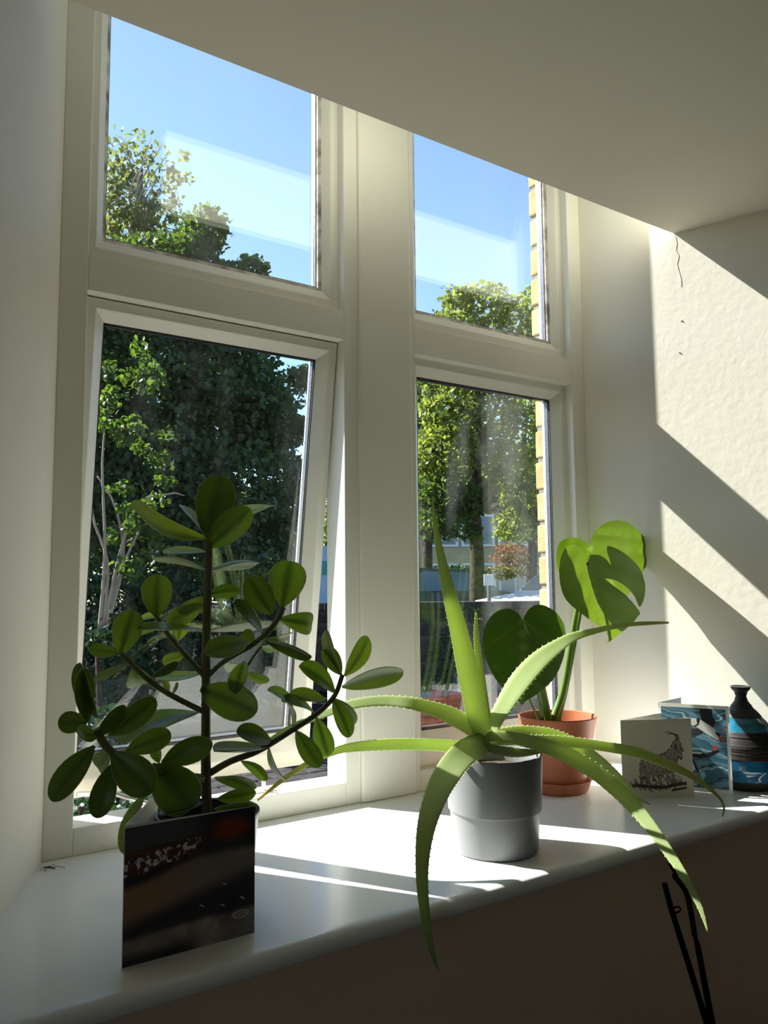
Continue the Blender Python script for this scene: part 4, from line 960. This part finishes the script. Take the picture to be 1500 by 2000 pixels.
fp = panel('front_panel', A_, B_, 0.0005, .1405, M['paper'], pc, zb=.1375)
print_grid('picture', (A_[0]+.0003, -.390-TK/2-.0003, .0008), (1, 0, 0), (0, 0, 1), .1454, .1366, 190, coast, fp, rough=.32)
panel('back_panel', A_, G_, 0.0005, .1405, M['paper'], pc)

# --- goat card
def goat(U, Vv):
    n1 = vnoise(U, Vv, (30, 30), 11, 3); n2 = vnoise(U, Vv, (8, 6), 12)
    c = lerp((.60, .565, .45), (.55, .515, .41), n2); ink = np.array((.045, .035, .028))
    body = [(.24, .26), (.25, .44), (.29, .53), (.40, .555), (.52, .545), (.60, .565), (.68, .62), (.73, .70), (.775, .735), (.83, .70), (.865, .625), (.875, .585), (.845, .57), (.855, .50), (.83, .47), (.81, .52), (.78, .47), (.75, .36), (.66, .31), (.50, .28), (.38, .30), (.33, .25)]
    hair = np.sin(U*210 + n1*9 + Vv*45) > (.45 - 1.6*(n1-.5) - .5*np.clip((.45-Vv)*3, 0, 1))
    b = inpoly(U, Vv, body); rim = np.zeros_like(b)
    for i in range(len(body)): rim |= seg_d(U, Vv, body[i], body[(i+1) % len(body)]) < .006
    c = np.where(b[..., None], lerp((.26, .23, .175), (.42, .385, .30), n1), c)
    c = np.where((b & hair)[..., None], ink*1.5, c); c = np.where((rim & (n1 > .35))[..., None], ink, c)
    for lg in ([(.28, .30), (.27, .22), (.28, .16)], [(.35, .28), (.36, .21), (.37, .155)], [(.63, .32), (.64, .23), (.64, .165)], [(.71, .33), (.70, .24), (.705, .165)]):
        c = np.where(stroke(U, Vv, lg, .021, .014)[..., None], np.where((n1 > .5)[..., None], ink*1.6, np.array((.30, .27, .21))), c)
    for hn in ([(.79, .735), (.77, .79), (.70, .825), (.63, .832)], [(.815, .735), (.80, .785), (.74, .812), (.66, .800)]): c = np.where(stroke(U, Vv, hn, .010, .005)[..., None], ink, c)
    c = np.where(stroke(U, Vv, [(.765, .68), (.77, .62), (.79, .60)], .010, .007)[..., None], ink, c)
    c = np.where((np.hypot(U-.825, Vv-.665) < .008)[..., None], ink*.5, c)
    g = smooth(np.hypot((U-.48)/.40, (Vv-.20)/.11), 1.05, .7)
    hatch = (np.sin(U*90+Vv*55+n1*10) > .9-1.5*g*(.4+n1*.8)) & (g > .02) & ~b
    c = np.where(hatch[..., None], np.array((.16, .135, .10)), c)
    gr = (np.abs(Vv-(.155+.018*np.sin(U*9)+.02*(n1-.5))) < .014*(1+n1)) & (U > .13) & (U < .90); c = np.where(gr[..., None], ink, c)
    log = inpoly(U, Vv, [(.68, .075), (.90, .105), (.90, .135), (.69, .11)]); c = np.where(log[..., None], ink*1.4, c)
    return c
gl = at_z(1217, 1563, 0); gr_ = at_z(1356, 1557, 0)
gc = empty('goat_card', gl, 'square cream card with a goat engraving standing on the sill', 'card')
gd = (gr_-gl); gd.z = 0; gW = gd.length; gd.normalize(); gn = V3((gd.y, -gd.x, 0))
fp = panel('front_panel', gl, gr_, .0005, .1405, M['cream'], gc)
po = gl + gn*(TK/2+.0003); po.z = .0008
print_grid('engraving', po + gd*.0004, gd, (0, 0, 1), gW-.0008, .1394, 300, goat, fp, rough=.55)
gb = at_z(1290, 1393, .14); gb.z = 0
dv = (gb-gl); dv.z = 0; dv.normalize()
panel('back_panel', gl, gl+dv*gW*.96, .0005, .1405, M['paper'], gc)

# --- seabird card
def puffin(U, Vv):
    n1 = vnoise(U, Vv, (3, 14), 21, 3); n2 = vnoise(U, Vv, (10, 18), 22)
    ph = Vv*30 + 3.0*np.sin(U*4+Vv*6) + n1*4
    w = .5+.5*np.sin(ph)
    c = lerp((.045, .145, .21), (.13, .27, .36), smooth(w, .2, .8)); c = np.where((np.sin(ph*1.7+n2*2) > .93)[..., None], np.array((.02, .05, .09)), c)
    c = np.where((np.sin(ph*.8+2+n2*1.5) > .98)[..., None], np.array((.42, .55, .60)), c)
    blk, wh, org = np.array((.012, .013, .016)), np.array((.72, .73, .71)), np.array((.46, .075, .03))
    def fill(p, k):
        nonlocal c; c = np.where(inpoly(U, Vv, p)[..., None], k, c)
    fill([(.60, 1.0), (.80, 1.0), (.80, .90), (.85, .84), (.80, .77), (.72, .76), (.64, .80), (.62, .90)], blk)      # raised wing
    fill([(.66, .76), (.64, .68), (.50, .63), (.42, .60), (.40, .72), (.52, .74)], blk*2)                           # lower wing
    fill([(.42, .855), (.50, .875), (.60, .865), (.75, .79), (.90, .70), (.95, .62), (.86, .61), (.70, .68), (.55, .76), (.45, .79)], wh)
    fill([(.55, .87), (.61, .865), (.585, .79), (.52, .755), (.50, .77), (.56, .80)], blk)                          # collar
    fill([(.42, .86), (.47, .83), (.44, .80), (.40, .80)], blk*2)
    fill([(.82, .73), (.90, .70), (.92, .66), (.85, .67)], blk)
    fill([(.86, .67), (.93, .655), (.98, .63), (.95, .605), (.89, .61)], org); fill([(.78, .53), (.84, .545), (.86, .50), (.80, .475), (.78, .49)], org)
    fill([(.42, .455), (.55, .44), (.66, .43), (.85, .49), (.90, .475), (.74, .395), (.58, .365), (.44, .38)], blk)   # second bird's wing
    fill([(.40, .44), (.46, .44), (.62, .438), (.60, .425), (.42, .42)], wh)
    fill([(.40, .38), (.46, .33), (.50, .22), (.46, .20), (.40, .26)], wh); fill([(.44, .37), (.47, .36), (.56, .20), (.53, .18)], blk)
    fill([(.40, .14), (.47, .15), (.48, .09), (.42, .07)], org)
    return c
pr = at_z(1432, 1553, 0)
tl = at_z(1283, 1372, .159)
plf = V3((tl.x, tl.y, 0))
pcard = empty('seabird_card', plf, 'white bordered card with a diving puffin over blue water, beside the vase', 'card')
pd_ = (pr-plf); pW = pd_.length; pd_.normalize(); pn = V3((pd_.y, -pd_.x, 0))
fp = panel('front_panel', plf, pr, .0005, .1590, M['paper'], pcard)
po = plf + pd_*.007 + pn*(TK/2+.0003); po.z = .008
print_grid('picture', po, pd_, (0, 0, 1), pW-.013, .1445, 190, puffin, fp, rough=.4)
bk = at_z(1347, 1358, .159); bk.z = 0
dv = (bk-plf); dv.z = 0; dv.normalize()
panel('back_panel', plf, plf+dv*min(pW, .10), .0005, .1590, M['paper'], pcard)

# --- blue and black ridged vase
M['v_dark'] = principled('black_stoneware', (0.030, 0.026, 0.025), 0.55, 0.35, noise=0.5, nscale=60)
M['v_blue'] = principled('turquoise_glaze', (0.015, 0.17, 0.27), 0.12, 0.6, noise=0.5, nscale=25, coat=0.5)
M['v_deep'] = principled('deep_blue_glaze', (0.012, 0.12, 0.24), 0.10, 0.6, noise=0.6, nscale=22, coat=0.6)
vx, vy = 1.193, -0.331
va = empty('ceramic_vase', (vx, vy, 0), 'black ridged ceramic vase with turquoise and blue glazed bands', 'vase')
key = [(0, .045), (.008, .051), (.02, .060), (.04, .0675), (.06, .0690), (.08, .0670), (.10, .0590), (.12, .0450), (.135, .0320), (.15, .0190), (.160, .0120), (.168, .0098), (.176, .0118), (.183, .0170), (.187, .0185)]
def vr_(z):
    for (a, ra), (b, rb) in zip(key, key[1:]):
        if a <= z <= b:
            t = (z-a)/(b-a); t2 = t*t*(3-2*t)*.35 + t*.65; return ra+(rb-ra)*t2
    return key[-1][1]
def band(name, z0, z1, mat, ridged, amp=.0011):
    pr_ = []; N = int((z1-z0)/.0011)
    for i in range(N+1):
        z = z0+(z1-z0)*i/N; r = vr_(z)
        if ridged: r += amp*(abs(math.sin(i*PI/3.2+math.sin(i*1.7)))-.5)
        pr_.append((r, z))
    bm = bmesh.new(); add_lathe(bm, pr_, (vx, vy, 0), 56); return obj(name, bm, mat, va, smooth=True)
lathe('base', [(0, 0), (.045, 0), (vr_(.012), .012)], (vx, vy, 0), M['v_dark'], va)
band('foot_band', .012, .018, M['v_dark'], False); band('lower_glaze_band', .018, .058, M['v_deep'], False)
band('ridged_belly', .058, .108, M['v_dark'], True); band('upper_glaze_band', .108, .131, M['v_blue'], False)
band('ridged_neck', .131, .187, M['v_dark'], True, .0008)
lathe('neck_lip', [(.0185, .187), (.0160, .188), (.0080, .170), (.0080, .150)], (vx, vy, 0), M['paper'], va)

# --- orchid canes in front of the sill, rooted in a pot on a stool below the picture
M['cane'] = principled('dark_cane', (0.008, 0.007, 0.006), 0.9, 0.05)
M['ostem'] = principled('spent_orchid_stem', (0.022, 0.026, 0.010), 0.9, 0.05, noise=0.5, nscale=60)
Yo = -0.54
ob = at(1452, 2290, Yo); stool_z = -.43
fx, fy = ob.x, Yo
orc = empty('potted_orchid', (fx, fy, stool_z), 'spent orchid stem beside a dark cane rising before the wall under the sill', 'potted plant')
lathe('pot', [(0, 0), (.042, 0), (.046, .004), (.058, .11), (.060, .115), (.057, .115), (.054, .095), (0, .095)], (fx, fy, stool_z), M['paper'], orc)
lathe('bark_chips', [(0, .103), (.03, .101), (.055, .098)], (fx, fy, stool_z), M['soil'], orc)
cane = [at(1298, 1726, Yo), at(1310, 1772, Yo), at(1344, 1880, Yo), at(1381, 2000, Yo), V3((fx+.004, fy, stool_z+.10))]
c_o = tube('cane', cane, [.0036, .0038, .0040, .0042, .0044], M['cane'], orc, 8)
ck = at(1321, 1776, Yo)
ri = px_m(ck)
tube('clip_ring', [at(1313, 1781, Yo), at(1318, 1772, Yo), at(1326, 1771, Yo), at(1330, 1776, Yo), at(1326, 1781, Yo), at(1316, 1783, Yo)], .0013, M['cane'], c_o, 6)
stm = crom([tuple(at(x, y, Yo+.012)) for x, y in ((1304, 1682), (1312, 1695), (1320, 1706), (1318, 1712), (1326, 1722), (1341, 1745), (1350, 1785), (1357, 1828))], 4)
tube('orchid_stem', [V3(p) for p in stm], [.0016+.0022*min(1, i/14) for i in range(len(stm))], M['ostem'], orc, 8)
for x, y in ((1308, 1690), (1321, 1704), (1341, 1733), (1316, 1711)):
    q = at(x, y, Yo+.012); tube('stem_node', [q, q+V3((.004, 0, .006))], [.0034, .0012], M['ostem'], orc, 6)
tube('second_cane', [at(1357, 1826, Yo+.010), at(1363, 1850, Yo+.010), at(1391, 2000, Yo+.006), V3((fx-.004, fy+.004, stool_z+.10))], [.0026, .0040, .0046, .0048], M['cane'], orc, 8)
M['wood'] = principled('stool_wood', (0.20, 0.12, 0.06), 0.5, noise=0.4, nscale=14)
st = empty('plant_stool', (fx, fy, Z_FLOOR), 'small round wooden stool under the orchid pot', 'stool')
lathe('seat', [(0, stool_z-Z_FLOOR-.03), (.125, stool_z-Z_FLOOR-.03), (.13, stool_z-Z_FLOOR-.015), (.125, stool_z-Z_FLOOR), (0, stool_z-Z_FLOOR)], (fx, fy, Z_FLOOR), M['wood'], st)
for k in range(3):
    a = 2*PI*k/3+.4; u = V3((math.cos(a), math.sin(a), 0))
    tube('leg', [V3((fx, fy, stool_z-.03))+u*.08, V3((fx, fy, Z_FLOOR))+u*.11], [.014, .011], M['wood'], st, 10)

# --- dead insect in the corner of the sill
ins = at_z(96, 1697, 0)
di = empty('dead_insect', ins, 'tiny dried insect in the corner of the sill', 'insect')
tube('body', [ins+V3((-.006, .004, .002)), ins+V3((0, 0, .0025)), ins+V3((.006, -.008, .0015))], [.0008, .0014, .0006], M['bark'], di, 6)
for a, b in (((-.004, .002), (-.012, -.002)), ((.0, 0), (.010, .004)), ((.003, -.004), (.018, -.012)), ((-.002, 0), (-.008, -.010))):
    tube('leg', [ins+V3((a[0], a[1], .002)), ins+V3(((a[0]+b[0])/2, (a[1]+b[1])/2, .004)), ins+V3((b[0], b[1], .0006))], .00035, M['bark'], di, 5)
